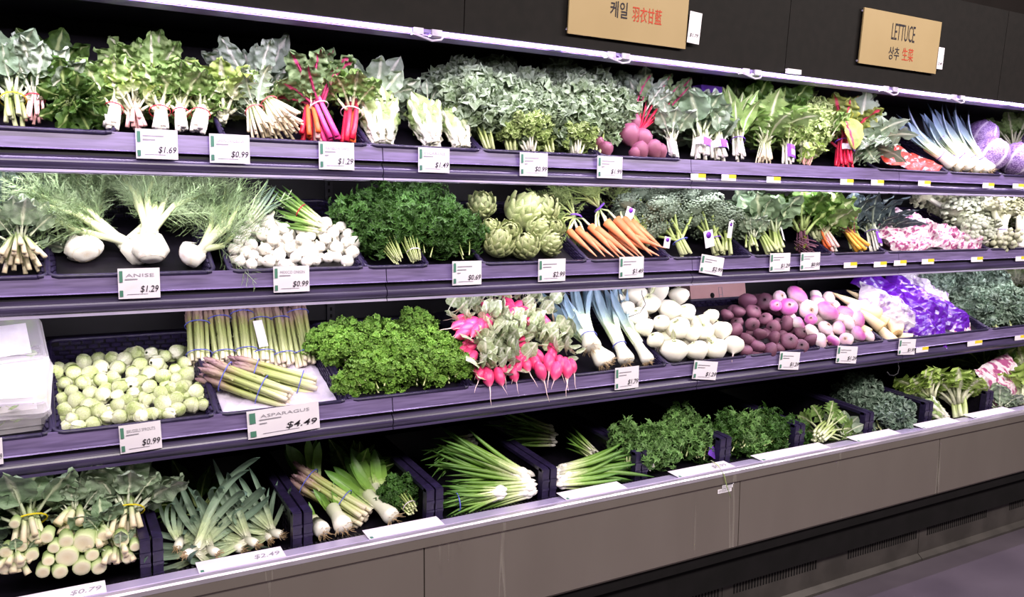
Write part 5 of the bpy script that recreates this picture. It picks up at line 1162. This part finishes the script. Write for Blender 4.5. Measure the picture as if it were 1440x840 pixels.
leafy('mustard_greens', 'small bright green lettuce pointing down beside the pink roots', 1, (1128, 195), (1150, 232), .06, .0, 'frilly', L_lett, 10, .5, None, None, .2, .4, .02, .02, 1.0, 67, 'labelled top shelf greens', wsc=.8)
leafy('red_chard', 'red stemmed chard bunch with purple labels under one round leaf', 1, (1188, 236), (1185, 145), .03, .17, 'chard', L_redch, 12, .7, (14, .006, m_redst), bandpur, .36, .42, .045, .03, 1.05, 68, 'labelled top shelf greens', wsc=1.3, stick=[(.5, .09, .05, .03, stickp), (-.6, .085, .04, .03, stickw)])
t = thing('red_chard', 'single round yellow-green chard leaf facing out over the red stems', 'greens', basis((.1, -.45, -.8), (0, -1, .1), A(1, 1186, 165, .06)))
obj('leaf', leaf_mesh('leaf', L_redch, kind='round', wid=.42, n=14, m=13, ruf=.015, fr=12, bend=-.5, cup=.35, pet=.05, seed=8, crink=.03), Matrix.Scale(.15, 4), t)
leafy('grey_greens', 'grey-green jagged leaves drooping over the rail beside the red packages', 1, (1205, 190), (1238, 238), .07, .0, 'jagged', L_grey, 16, .7, None, None, .2, .4, .03, .02, 1.0, 69, 'labelled top shelf greens', wsc=1.6)
leafy('grey_greens', 'grey-green leaves rising behind the round chard leaf', 1, (1205, 215), (1212, 150), .06, .18, 'jagged', L_grey, 12, .6, None, None, .2, .4, .03, .02, 1.0, 70, 'labelled top shelf greens', wsc=1.6)
# purple display fixture
P = A(1, 996, 132, .22)
t = thing('purple_fixture', 'small purple plastic fixture hanging above the broad leaves', 'fixture', Matrix.Translation(P))
obj('cover', MB().extrude([(-.02, .03), (-.03, -.01), (-.022, -.04), (.03, -.04), (.03, .03)], -.06, .06).mesh('cover', bandpur, False), None, t)
obj('bracket', MB().box((-.045, -.012, .03), (.045, .012, .085)).mesh('bracket', black, False), None, t)

# ------------------------------------------------------------------ crumpled bags and packages
def M_bag(name, c1, c2, c3, cut=.5, alpha=.9):
    t = NT(name); f = t.noise(3.2 if 'pink' not in name else 6, 2, sc=(1, 1, 2.2)); cc = t.ramp(f, [(cut - .05, c1), (cut, c2), (cut + .06, c3)]); t.col(cc); t.bump(t.noise(30, 3), .3, .004); t.done(.18, .7)
    tr = t.new('ShaderNodeBsdfTransparent'); mx = t.new('ShaderNodeMixShader'); mx.inputs[0].default_value = alpha
    t.link(tr.outputs[0], mx.inputs[1]); t.link(t.b.outputs[0], mx.inputs[2]); t.link(mx.outputs[0], t.n['Material Output'].inputs[0]); return t.m
m_bagp = M_bag('purple_print_bag', '#5a1aa0', '#7a34b8', '#cdbce0', .6)
m_bagc = M_bag('clear_print_bag', '#9a7cb8', '#c8bcd4', '#e6deee', .42, .8)
m_bagk = M_bag('pink_bag', '#b0588c', '#e8b4cc', '#f4e4ee', .46)
m_bagr = M_bag('red_package', '#d8483c', '#f0d8dc', '#4a9a80', .6)
def bag_mesh(mat, seed, crump=.09, n=18, m=13, th=.16):
    rd = random.Random(seed); g = MB(); sv = V((seed * 7.7, seed * 3.1, 0))
    for sd in (1, -1):
        P = np.zeros((n, m, 3)); C = np.zeros((n, m, 3))
        for i in range(n):
            for j in range(m):
                u = i / (n - 1); v = 2 * j / (m - 1) - 1; e = max(0, (1 - v ** 4)) * max(0, 1 - (2 * u - 1) ** 6)
                q = V((v * 2.2, u * 4.5, 0)) + sv; r = abs(noise.noise(q)) * 1.3 + .5 * abs(noise.noise(q * 2.3)); w_ = .42 + .05 * noise.noise(V((u * 5, 9, seed)))
                P[i, j] = (v * w_ + crump * .4 * noise.noise(q * 1.7 + V((4, 4, 4))), sd * e * th * .75 + crump * (r - .4) * (.4 + .6 * e) * (1 if sd > 0 else .5) + crump * .9 * noise.noise(V((u * 3, v, seed + 5))), u)
        g.grid(P if sd > 0 else P[::-1], C)
    return g.mesh('bag', mat, False)
def bag(name, label, s, base, tip, d0, d1, mat, seed, wid=1.0, face=None, crump=.09, group=None, th=.16, cat='bag'):
    B = A(s, base[0], base[1], d0); T = A(s, tip[0], tip[1], d1); L = (T - B).length
    return solo(name, bag_mesh(mat, seed, crump, th=th), label, cat, basis(T - B, face or V((0, -1, .6)), B, (L * wid, L, L)), group)
bg = 'printed purple bags'
bag('produce_bag', 'purple printed bag crumpled at the top of the bag pile', 3, (1268, 428), (1205, 385), .14, .3, m_bagp, 1, .9, group=bg)
bag('produce_bag', 'clear printed bag lying across the parsnips', 3, (1290, 455), (1208, 415), .08, .2, m_bagc, 2, .6, group=bg)
bag('produce_bag', 'purple bag in the middle of the bag pile with a shiny crease', 3, (1325, 450), (1245, 395), .08, .24, m_bagp, 3, .7, group=bg)
bag('produce_bag', 'purple bag in front resting on the shelf rail', 3, (1330, 470), (1268, 445), .03, .12, m_bagp, 4, .9, group=bg)
bag('produce_bag', 'dark purple bag end pressed beside the dark kale', 3, (1362, 462), (1300, 425), .05, .16, m_bagp, 5, .8, group=bg)
bag('produce_bag', 'pale mauve bag behind the purple ones', 3, (1335, 425), (1260, 390), .16, .3, m_bagc, 6, .8, group=bg)
bag('produce_bag', 'small whitish bag end near the dark kale tray', 3, (1368, 472), (1330, 462), .03, .08, m_bagk, 7, 1.1, group=bg)
kg = 'pink mottled bags'
for i, (b, tp, d0, l, w_) in enumerate([((1268, 352), (1240, 310), .03, 'pink mottled bag nearest the dark kale leaves', 1.0), ((1300, 352), (1262, 305), .03, 'pink mottled bag in the middle of the pink pile', .9), ((1345, 350), (1282, 312), .03, 'long pink mottled bag along the tray front', .55), ((1380, 348), (1315, 325), .03, 'pink mottled bag tapering towards the cauliflower', .6), ((1290, 318), (1265, 296), .14, 'pink mottled bag peaking behind the others', 1.1)]):
    bag('pink_bag', l, 2, b, tp, d0, d0 + .12, m_bagk, 20 + i, w_, crump=.17, group=kg, th=.2)
for i, (b, tp, l) in enumerate([((1262, 232), (1232, 200), 'red and white package closest to the drooping greens'), ((1295, 238), (1250, 208), 'red and green package in the middle of its tray'), ((1320, 241), (1275, 222), 'red and white package end at the tray front')]):
    bag('red_package', l, 1, b, tp, .02, .14, m_bagr, 30 + i, 1.0, crump=.05, group='red packages', th=.1, cat='package')

# ------------------------------------------------------------------ wrapped cabbages
def cabbage_mesh(seed):
    rd = random.Random(seed); g = MB(); g.lathe([(.05, -.95), (.5, -.82), (.85, -.45), (.98, 0), (.85, .5), (.5, .85), (.05, .98)], 16, warp(.08, 2, seed))
    for k in range(6):
        q0 = k * 1.1 + rd.random(); P = np.zeros((9, 9, 3)); C = np.zeros((9, 9, 3))
        for a in range(9):
            for b in range(9):
                ph = -1.2 + 2.3 * a / 8; q = q0 + (b / 8 - .5) * 1.9; e = abs(b / 4 - 1); r = 1.02 + .012 * k + .05 * e ** 3 * math.sin(a * 2 + k) + .03 * noise.noise(V((a * .8, b * .8, k + seed)))
                P[a, b] = (r * math.cos(ph) * math.cos(q), r * math.cos(ph) * math.sin(q), r * math.sin(ph)); C[a, b] = (1 - e, a / 8, .5)
        g.grid(P, C)
    return g.mesh('cabbage', m_cab)
cbm = [cabbage_mesh(i) for i in range(2)]
for i, (x, y, r, d, l) in enumerate([(1381, 190, 20, .2, 'wrapped purple cabbage at the rear of its tray'), (1393, 217, 23, .07, 'wrapped purple cabbage in front of the rear one'), (1430, 225, 23, .05, 'wrapped purple cabbage at the picture edge'), (1462, 200, 22, .15, 'wrapped purple cabbage partly out of the picture')]):
    P = A(1, x, y, d); rr = r * depth(P) / FPX; solo('wrapped_cabbage', cbm[i % 2], l, 'cabbage', basis((.3, -.4, .8), (1, 0, 0), P, rr), 'wrapped cabbages')
leafy('rear_greens', 'green leaves behind the wrapped cabbages', 1, (1425, 210), (1425, 170), .24, .32, 'chard', L_chard, 14, 1.1, None, None, .2, .4, .03, .03, 1.4, 75, 'labelled top shelf greens')

# ------------------------------------------------------------------ second shelf greens
leafy('cut_greens', 'cut greens with pale round stems at the picture edge', 2, (30, 368), (22, 285), .03, .16, 'collard', L_grey, 14, .9, (22, .006, m_cut), None, .3, .4, .06, .03, 1.0, 80, 'second shelf greens')
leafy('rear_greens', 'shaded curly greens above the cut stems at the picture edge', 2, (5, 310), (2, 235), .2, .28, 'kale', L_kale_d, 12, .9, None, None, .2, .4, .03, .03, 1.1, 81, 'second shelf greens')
pg = 'flat parsley bunches'
for i, (b, tp, d0, d1, l) in enumerate([((560, 366), (520, 300), .03, .15, 'flat parsley bunch nearest the white onions'), ((585, 366), (560, 285), .03, .16, 'flat parsley bunch with its pale stems at the tray front'), ((560, 330), (545, 268), .14, .26, 'flat parsley bunch rising behind the front stems'), ((610, 330), (590, 262), .14, .26, 'tallest flat parsley bunch in the middle'), ((640, 345), (620, 290), .08, .2, 'flat parsley bunch with broad shiny leaves'), ((655, 362), (642, 312), .03, .13, 'flat parsley bunch nearest the artichokes'), ((520, 330), (500, 285), .12, .22, 'flat parsley bunch leaning over the onions'), ((600, 360), (605, 318), .05, .12, 'flat parsley bunch low in the middle of the heap')]):
    herb('parsley_bunch', l, 2, b, tp, d0, d1, L_pars, 'flat', 46, .085, .085, (18 if i in (0, 1) else 3, .0022, m_gstalk), bandwht if i == 1 else None, 10 + i, pg, n2=1.5)
for i, (b, tp, d0, d1, sh_, mt, st, l, w_) in enumerate([
    ((1085, 354), (1035, 272), .03, .18, 'collard', L_collard, (10, .006, m_gstalk), 'collard bunch with broad grey leaves beside the broccolini', 1.2), ((1095, 354), (1075, 268), .03, .18, 'collard', L_collard, (9, .006, m_gstalk), 'collard bunch with pale upright stems at the tray front', 1.2), ((1060, 350), (1050, 305), .02, .1, 'collard', L_grey, (6, .005, m_gstalk), 'small collard bunch low beside the paper tags', 1.2),
    ((1055, 320), (1015, 268), .16, .28, 'collard', L_collard, None, 'collard leaves lying behind the broccolini', 1.1), ((1128, 352), (1125, 270), .05, .2, 'chard', L_dark, (10, .004, m_beet), 'dark green chard with thin red stems', 1.3), ((1150, 345), (1150, 275), .08, .2, 'chard', L_chard, None, 'bright green chard leaves behind the red stems', 1.3),
    ((1205, 350), (1180, 280), .05, .2, 'lacinato', L_lac, (8, .005, m_gstalk), 'dark blue-green lacinato kale bunch arching over the yellow stalks', 1.6), ((1232, 352), (1212, 272), .04, .18, 'lacinato', L_lac, (8, .005, m_white), 'lacinato kale bunch with a purple tag beside the pink bags', 1.6), ((1245, 330), (1248, 290), .1, .16, 'lacinato', L_lac, None, 'curling lacinato leaves touching the pink bags', 1.8)]):
    leafy(['collard_bunch', 'chard_bunch', 'lacinato_bunch'][0 if i < 4 else 1 if i < 6 else 2], l, 2, b, tp, d0, d1, sh_, mt, 12, .65, st, bandpur if i == 7 else None, .3, .45, .03, .022, 1.05, 90 + i, 'second shelf greens', wsc=w_, stick=[(.1, .05, .035, .06, stickp), (.2, .06, .018, .025, stickw)] if i == 7 else ([(.4, .07, .02, .06, stickw)] if i == 1 else None))
leafy('rainbow_chard', 'rainbow chard bunch with fat yellow stalks pointing at the shelf rail', 2, (1215, 352), (1178, 308), .02, .12, 'chard', L_beet, 6, .6, (9, .008, [m_yelst, m_white, m_yelst]), None, .5, .85, .035, .02, 1.3, 101, 'second shelf greens')
leafy('rainbow_chard', 'rainbow chard bunch with whitish pink stalks beside the yellow ones', 2, (1172, 352), (1150, 310), .02, .12, 'chard', L_chard, 6, .7, (9, .006, [m_pkwst, m_white, m_orast]), None, .5, .7, .03, .02, 1.3, 102, 'second shelf greens')
leafy('trimmed_chard', 'dark red trimmed stems lying in front of the dark chard', 2, (1145, 352), (1120, 340), .02, .06, 'small', L_redch, 4, .8, (12, .0025, m_beet), None, .5, .9, .04, .03, 1.0, 103, 'second shelf greens')
cg = 'cauliflower and sprouting heads'
broccolini('large pale cauliflower head at the rear of its tray', (1330, 300), [(1300, 275), (1318, 283), (1335, 276), (1345, 285), (1325, 295)], .2, .26, 11, None, None, 2, chm, 17, name='cauliflower', cat='cauliflower', group=cg, sr=.014, stem_m=m_white)
broccolini('grey-green cauliflower head in the middle of its tray', (1365, 320), [(1345, 296), (1362, 290), (1375, 300), (1355, 310)], .12, .16, 12, None, None, 2, cgm, 19, name='cauliflower', cat='cauliflower', group=cg, sr=.014, stem_m=m_white)
broccolini('pale cauliflower head low beside the sprouting one', (1385, 342), [(1372, 318), (1385, 322), (1380, 332), (1368, 330)], .05, .08, 13, None, None, 2, cgm, 17, name='cauliflower', cat='cauliflower', group=cg, sr=.014, stem_m=m_white)
broccolini('sprouting cauliflower on thick pale stalks with a purple band', (1408, 345), [(1395, 290), (1410, 282), (1425, 288), (1400, 300), (1418, 298)], .03, .08, 14, bandpur, None, 2, chm, 14, name='cauliflower', cat='cauliflower', group=cg, sr=.016, stem_m=m_white)
broccolini('second sprouting cauliflower at the picture edge', (1430, 345), [(1432, 300), (1445, 292), (1450, 310)], .04, .1, 15, bandpur, None, 2, chm, 15, name='cauliflower', cat='cauliflower', group=cg, sr=.016, stem_m=m_white)
P = A(2, 1410, 338, .02); solo('cauliflower', chm[0], 'upturned white cauliflower curd at the foot of the stalks', 'cauliflower', basis((0, -.6, -.8), (1, 0, 0), P, 20 * depth(P) / FPX), cg)
broccolini('shaded pale head between the rear cauliflower and the wall', (1400, 290), [(1380, 275), (1400, 272), (1415, 278)], .24, .3, 16, None, None, 2, chm, 16, name='cauliflower', cat='cauliflower', group=cg, sr=.014, stem_m=m_white)
leafy('rear_greens', 'green leaves at the picture edge above the cauliflower', 2, (1445, 320), (1440, 275), .15, .24, 'chard', L_chard, 10, 1.0, None, None, .2, .4, .03, .03, 1.3, 104, 'second shelf greens')

# ------------------------------------------------------------------ third shelf curly parsley and dark kale
pg = 'curly parsley bunches'
for i, (b, tp, d0, d1, l) in enumerate([((475, 490), (460, 465), .2, .26, 'curly parsley bunch overhanging the asparagus tray'), ((535, 500), (520, 455), .16, .24, 'curly parsley bunch at the rear between the overhanging one and the tallest'), ((600, 490), (575, 440), .2, .3, 'tallest curly parsley bunch at the rear'), ((560, 520), (545, 475), .1, .18, 'curly parsley bunch in the middle of the heap'), ((630, 520), (620, 475), .1, .18, 'curly parsley bunch nearest the radishes'), ((510, 540), (495, 530), .04, .08, 'curly parsley bunch drooping over the tray corner'), ((535, 545), (530, 515), .03, .1, 'curly parsley bunch at the tray front'), ((590, 540), (590, 500), .03, .1, 'curly parsley bunch at the front with pale stems'), ((635, 535), (630, 505), .04, .1, 'curly parsley bunch in the corner by the radishes'), ((490, 510), (480, 480), .14, .2, 'curly parsley bunch above the drooping corner')]):
    herb('parsley_bunch', l, 3, b, tp, d0, d1, L_curly, 'curly', 44, .08, .06, (3, .0025, m_gstalk), None, 40 + i, pg, flat=.85, zc=.5, n2=1.3)
kg = 'dark curly kale bunches'
for i, (b, tp, d0, d1, l) in enumerate([((1400, 462), (1360, 412), .06, .2, 'dark curly kale bunch beside the purple bags'), ((1420, 462), (1400, 405), .06, .2, 'dark curly kale bunch in the middle of the group'), ((1445, 462), (1430, 415), .05, .18, 'dark curly kale bunch at the picture edge'), ((1380, 430), (1330, 385), .2, .32, 'grey curly kale bunch behind the purple bags'), ((1330, 420), (1285, 382), .22, .34, 'shaded curly kale bunch deepest behind the bags'), ((1400, 430), (1380, 382), .2, .32, 'grey curly kale bunch under the upper shelf')]):
    herb('kale_bunch', l, 3, b, tp, d0, d1, L_kale_d, 'kale', 56, .105, .11, (5, .004, m_gstalk), None, 110 + i, kg, cat='greens', flat=.9, zc=.5)
leafy('lettuce_head', 'bright green lettuce behind the dark kale at the picture edge', 3, (1432, 400), (1428, 378), .25, .3, 'frilly', L_lett, 14, 1.1, None, None, .2, .4, .03, .03, 1.8, 117, 'third shelf lettuce')

# ------------------------------------------------------------------ bottom deck
bgp = 'cut stem greens in the bottom crate'
for i, (b, tp, d0, d1, l, bd, sr_) in enumerate([((45, 765), (30, 660), .03, .16, 'broccoli greens bunch with a yellow band and long white stems at the picture edge', bandyel, .008), ((105, 745), (110, 690), .05, .14, 'fan of grey collard leaves over thick cut stems in the middle', None, .012), ((180, 748), (178, 655), .05, .18, 'broccoli greens bunch standing tall beside the black crate', bandyel, .008), ((150, 765), (130, 715), .03, .1, 'broccoli greens bunch with dark leaves low in the crate', None, .009), ((90, 700), (70, 665), .2, .26, 'grey leaves standing at the rear of the crate', None, .008), ((20, 700), (5, 655), .15, .24, 'grey-green leaves rising at the picture edge', None, .008), ((25, 800), (18, 760), .01, .06, 'short cut stems lying lowest at the picture edge', None, .009), ((170, 790), (165, 745), .01, .08, 'short green stems beside the crate wall', None, .008)]):
    leafy('broccoli_greens', l, 4, b, tp, d0, d1, 'collard', L_grey if i % 3 else L_collard, 16 if i < 6 else 6, .95, (9, sr_, m_cut), bd, .3, .5, .045, .03, 1.25, 120 + i, bgp, wsc=1.25)
stm = MB().lathe([(.005, .02), (.5, .01), (.9, .0), (1.0, .06), (1.0, 1.0), (.85, 2.2)], 14, warp(.06, 1.5, 3)).mesh('stem', m_cut)
for i, (x, y, r) in enumerate([(117, 765, 15), (94, 785, 15), (65, 757, 9), (93, 763, 10), (48, 758, 7), (20, 738, 7), (115, 800, 12), (171, 762, 10), (145, 755, 8), (68, 790, 8), (155, 785, 9), (25, 792, 10), (45, 782, 9), (30, 770, 8), (8, 778, 9), (85, 806, 10), (140, 800, 10), (180, 786, 8), (60, 806, 9), (5, 800, 9), (130, 782, 9), (190, 770, 7), (75, 772, 8)]):
    P = A(4, x, y, .015); rr = r * depth(P) / FPX; solo('kohlrabi_stalk', stm, ['thick pale round cut stalk end, largest in the pile of cut greens', 'large cut stalk end under the largest one'][i] if i < 2 else 'small round cut stalk end among the cut greens', 'stalk', basis((rd.uniform(-.2, .3), 1, .25), (0, 0, 1), P, rr), 'cut stalk ends')
# grey leeks with curly straps
gl = 'grey strap leeks in the bottom crate'
for i, (b, tp, l) in enumerate([((262, 780), (335, 748), 'young leek arching over the crate centre'), ((305, 778), (245, 745), 'young leek with leaves curling towards the cut greens'), ((360, 765), (290, 732), 'young leek with pale root end near the ledge card'), ((395, 752), (330, 735), 'young leek by the crate wall with white root end'), ((340, 772), (270, 760), 'young leek lying across the front of its crate'), ((380, 758), (362, 722), 'young leek curling upward beside the crate wall'), ((250, 770), (262, 735), 'short young leek next to the crate divider')]):
    leek(l, 4, b, tp, .03 + .01 * i, .2, .008, 9, 1.0, None, (.2,), 40 + i, L_strap, .25, gl, 1.0, True, 1.5, True)
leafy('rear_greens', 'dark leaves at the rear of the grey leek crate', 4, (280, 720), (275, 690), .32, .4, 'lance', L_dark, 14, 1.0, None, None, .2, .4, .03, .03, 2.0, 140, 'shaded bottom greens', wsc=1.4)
# leeks and leaves around the lying asparagus
lg = 'leeks by the lying asparagus'
leek('bottom leek with fat white end pointing at the ledge', 4, (484, 742), (452, 690), .03, .2, .021, 6, .15, None, (.2,), 60, L_onion, .5, lg, 1.2, True)
leek('bottom leek lying diagonally beside the parsley', 4, (552, 728), (478, 660), .04, .28, .02, 7, .12, None, (.2,), 61, L_onion, .45, lg, 1.3, True)
leek('bottom leek half under the asparagus', 4, (455, 748), (425, 715), .03, .14, .018, 5, .12, None, (.2,), 62, L_onion, .5, lg, 1.2, True)
leek('bottom leek with broad dark leaves at the rear', 4, (540, 712), (505, 640), .12, .34, .02, 8, .3, None, (.2,), 63, L_onion, .35, lg, 2.0, False)
leek('bottom leek standing behind the asparagus tips', 4, (450, 700), (415, 625), .2, .34, .018, 8, .3, None, (.2,), 64, L_onion, .35, lg, 1.8, False)
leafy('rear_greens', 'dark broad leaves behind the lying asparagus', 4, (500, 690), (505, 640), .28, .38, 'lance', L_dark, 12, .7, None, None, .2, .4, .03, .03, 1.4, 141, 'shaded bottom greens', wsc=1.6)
herb('parsley_bunch', 'small curly parsley bunch beside the bottom leeks', 4, (580, 718), (550, 680), .04, .16, L_pars, 'curly', 40, .065, .06, (16, .003, m_gstalk), bandwht, 70, 'bottom deck herbs')
# green onions
og = 'green onion bunches'
scallions('green onion bunch lying flat at the front with leaf ends towards the crate', 4, (742, 688), (622, 705), .02, .10, 18, R_=.028, fan=.16, seed=1, thick=1.1, group=og, flat=.6)
scallions('green onion bunch with bright white bulbs and roots', 4, (735, 672), (618, 628), .06, .22, 18, R_=.026, fan=.2, seed=2, thick=1.2, group=og, bulbs=.014)
scallions('green onion bunch behind with yellowish root ends', 4, (660, 622), (610, 650), .3, .22, 14, R_=.022, fan=.25, seed=3, thick=1.2, group=og)
scallions('green onion bunch with pale bulbs under the dark one', 4, (710, 668), (640, 685), .1, .14, 14, R_=.024, fan=.2, seed=4, thick=1.2, group=og)
scallions('green onion bunch with a blue band at the front', 4, (700, 695), (625, 710), .015, .05, 14, R_=.02, fan=.15, bnd=bandblue, fb=.75, seed=5, thick=1.2, group=og, flat=.7)
scallions('green onion bunch with leaves cut square, bulbs at the crate wall', 4, (788, 668), (890, 655), .05, .05, 20, R_=.034, fan=.12, seed=6, thick=1.3, group=og, flat=.8)
scallions('green onion bunch lowest in the second onion crate', 4, (790, 678), (870, 670), .02, .02, 12, R_=.018, fan=.15, seed=7, thick=1.4, group=og)
scallions('dim green onion bunch at the rear with root ends outwards', 4, (770, 612), (705, 600), .36, .36, 20, R_=.045, fan=.2, seed=8, thick=1.2, group=og)
scallions('dim green onion bunch standing in shadow behind the square cut one', 4, (835, 640), (800, 612), .2, .34, 12, R_=.024, fan=.3, seed=9, thick=1.3, group=og, bulb=False)
# cilantro, mint, celery, kale, lettuce
hg = 'bottom deck herbs'
for i, (b, tp, d0, d1, mt, l, st) in enumerate([((885, 655), (885, 600), .03, .16, L_cil, 'cilantro bunch nearest the green onions', m_gstalk), ((930, 650), (925, 605), .04, .14, L_cil, 'cilantro bunch in the middle of its crate', m_gstalk), ((960, 640), (958, 580), .08, .22, L_cil, 'tallest cilantro bunch at the rear of its crate', m_gstalk), ((985, 645), (985, 598), .05, .15, L_cil, 'cilantro bunch with a purple tag near the crate wall', m_gstalk), ((915, 660), (905, 625), .02, .08, L_cil, 'cilantro bunch lying low with pale stems', m_white),
    ((1025, 632), (1030, 590), .06, .2, L_pars, 'mint bunch at the rear beside the crate wall', m_gstalk), ((1045, 630), (1060, 598), .04, .14, L_cil, 'mint bunch in the middle with pale lying stems', m_gstalk), ((1070, 625), (1095, 590), .04, .14, L_pars, 'mint bunch with one silvery leaf near the crate wall', m_gstalk), ((1110, 622), (1105, 600), .03, .1, L_pars, 'mint bunch low in the crate corner', m_gstalk)]):
    herb('cilantro_bunch' if i < 5 else 'mint_bunch', l, 4, b, tp, d0, d1, mt, 'flat', 60, .09, .08, (9 if i in (0, 4, 6) else 3, .0025, st), None, 80 + i, hg, zc=.5)
P = A(4, 997, 632, .03); solo('purple_tag', bag_mesh(bandpur, 3, .05, 6, 5, .05), 'small purple plastic tag on the cilantro', 'tag', basis((.6, 0, -.4), (0, -1, .4), P, .05))
cl = 'celery and lettuce in the bottom crates'
m_cel = M_ramp('celery_rib', [(0, '#e6ecc8'), (.4, '#c3d48c'), (1, '#93b45c')], .38, .5)
leafy('celery_bunch', 'short trimmed celery stems fanned at the crate front', 4, (1150, 616), (1172, 595), .03, .12, 'celery', L_chard, 10, .8, (16, .006, m_cel), None, .4, .8, .03, .03, 1.3, 150, cl)
leafy('grey_greens', 'small grey leaves beside the short celery', 4, (1185, 612), (1190, 595), .04, .1, 'small', L_grey, 12, 1.0, None, None, .2, .4, .02, .02, 1.1, 151, cl)
for i, (b, tp, d0, d1, l) in enumerate([((1235, 605), (1220, 560), .04, .16, 'dark green kale bunch mounded at the crate front'), ((1255, 602), (1250, 575), .03, .12, 'dark green kale bunch sloping towards the ledge'), ((1215, 570), (1195, 538), .2, .3, 'shaded kale bunch at the rear of the kale crate')]):
    herb('kale_bunch', l, 4, b, tp, d0, d1, L_kale_d, 'kale', 50, .1, .1, (4, .004, m_gstalk), None, 152 + i, cl, cat='greens', flat=.9, zc=.45)
leafy('celery_hearts', 'celery heart with bright leafy top and pale ribs', 4, (1350, 590), (1340, 520), .03, .14, 'celery', L_lett, 15, .6, (8, .012, m_cel), None, .3, .6, .026, .03, 1.1, 156, cl, wsc=1.5)
leafy('celery_hearts', 'pale chinese cabbage lying at the crate front', 4, (1330, 592), (1290, 565), .02, .08, 'romaine', L_roma, 16, .45, None, None, .05, .4, .03, .03, 1.2, 157, cl)
leafy('celery_hearts', 'bright green celery leaves spreading over the crate rim', 4, (1310, 565), (1285, 538), .1, .18, 'celery', L_lett, 16, .9, None, None, .2, .4, .03, .03, 1.7, 158, cl, wsc=1.3)
bag('pink_bag', 'pink mesh bag lying on the lettuce', 4, (1432, 520), (1385, 545), .1, .1, m_bagk, 41, .8, crump=.06)
leafy('lettuce_head', 'pale green lettuce below the pink mesh bag', 4, (1430, 575), (1425, 520), .04, .14, 'frilly', L_lett, 16, .8, None, None, .2, .4, .04, .04, 1.2, 159, cl)
leafy('lettuce_head', 'lettuce head at the picture edge above the pink bag', 4, (1445, 530), (1438, 495), .12, .2, 'frilly', L_lett, 12, .9, None, None, .2, .4, .03, .03, 1.4, 160, cl)
leafy('lettuce_head', 'grey mottled lettuce beside the last crate wall', 4, (1405, 578), (1400, 550), .03, .1, 'frilly', L_grey, 12, .8, None, None, .2, .4, .03, .03, 1.3, 161, cl)
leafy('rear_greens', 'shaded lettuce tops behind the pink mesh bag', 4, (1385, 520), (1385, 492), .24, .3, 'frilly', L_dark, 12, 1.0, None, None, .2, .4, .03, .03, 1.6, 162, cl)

# ------------------------------------------------------------------ loose bits
P = A(3, 1256, 512, .02); k = depth(P) / FPX
solo('cable_loop', MB().tube([(math.sin(q * .5) * 11 * k, .01 * math.sin(q), math.cos(q * .5) * 17 * k) for q in range(-3, 9)], .003, 6).mesh('cable_loop', black), 'black cable loop hanging under the third shelf', 'cable', Matrix.Translation(P))
p = [A(4, x, y, d) for x, y, d in ((1000, 648, .0), (1010, 655, -.09), (1018, 668, -.112), (1022, 684, -.112), (1028, 701, -.113))]
solo('stray_stem', MB().tube([q - p[0] for q in p], [.0022, .002, .0018, .0015, .0008], 5).mesh('stray_stem', m_gstalk), 'thin green herb stem hanging over the steel rail', 'stem', Matrix.Translation(p[0]))
p = [on(3, x, y, .06, 42, .0) for x, y in ((902, 398), (903, 415), (908, 428), (900, 440), (884, 446))]
solo('wire_tie', MB().tube([q - p[0] for q in p], .0016, 5).mesh('wire_tie', black), 'thin black wire tie trailing over the white turnips', 'wire', Matrix.Translation(p[0]))
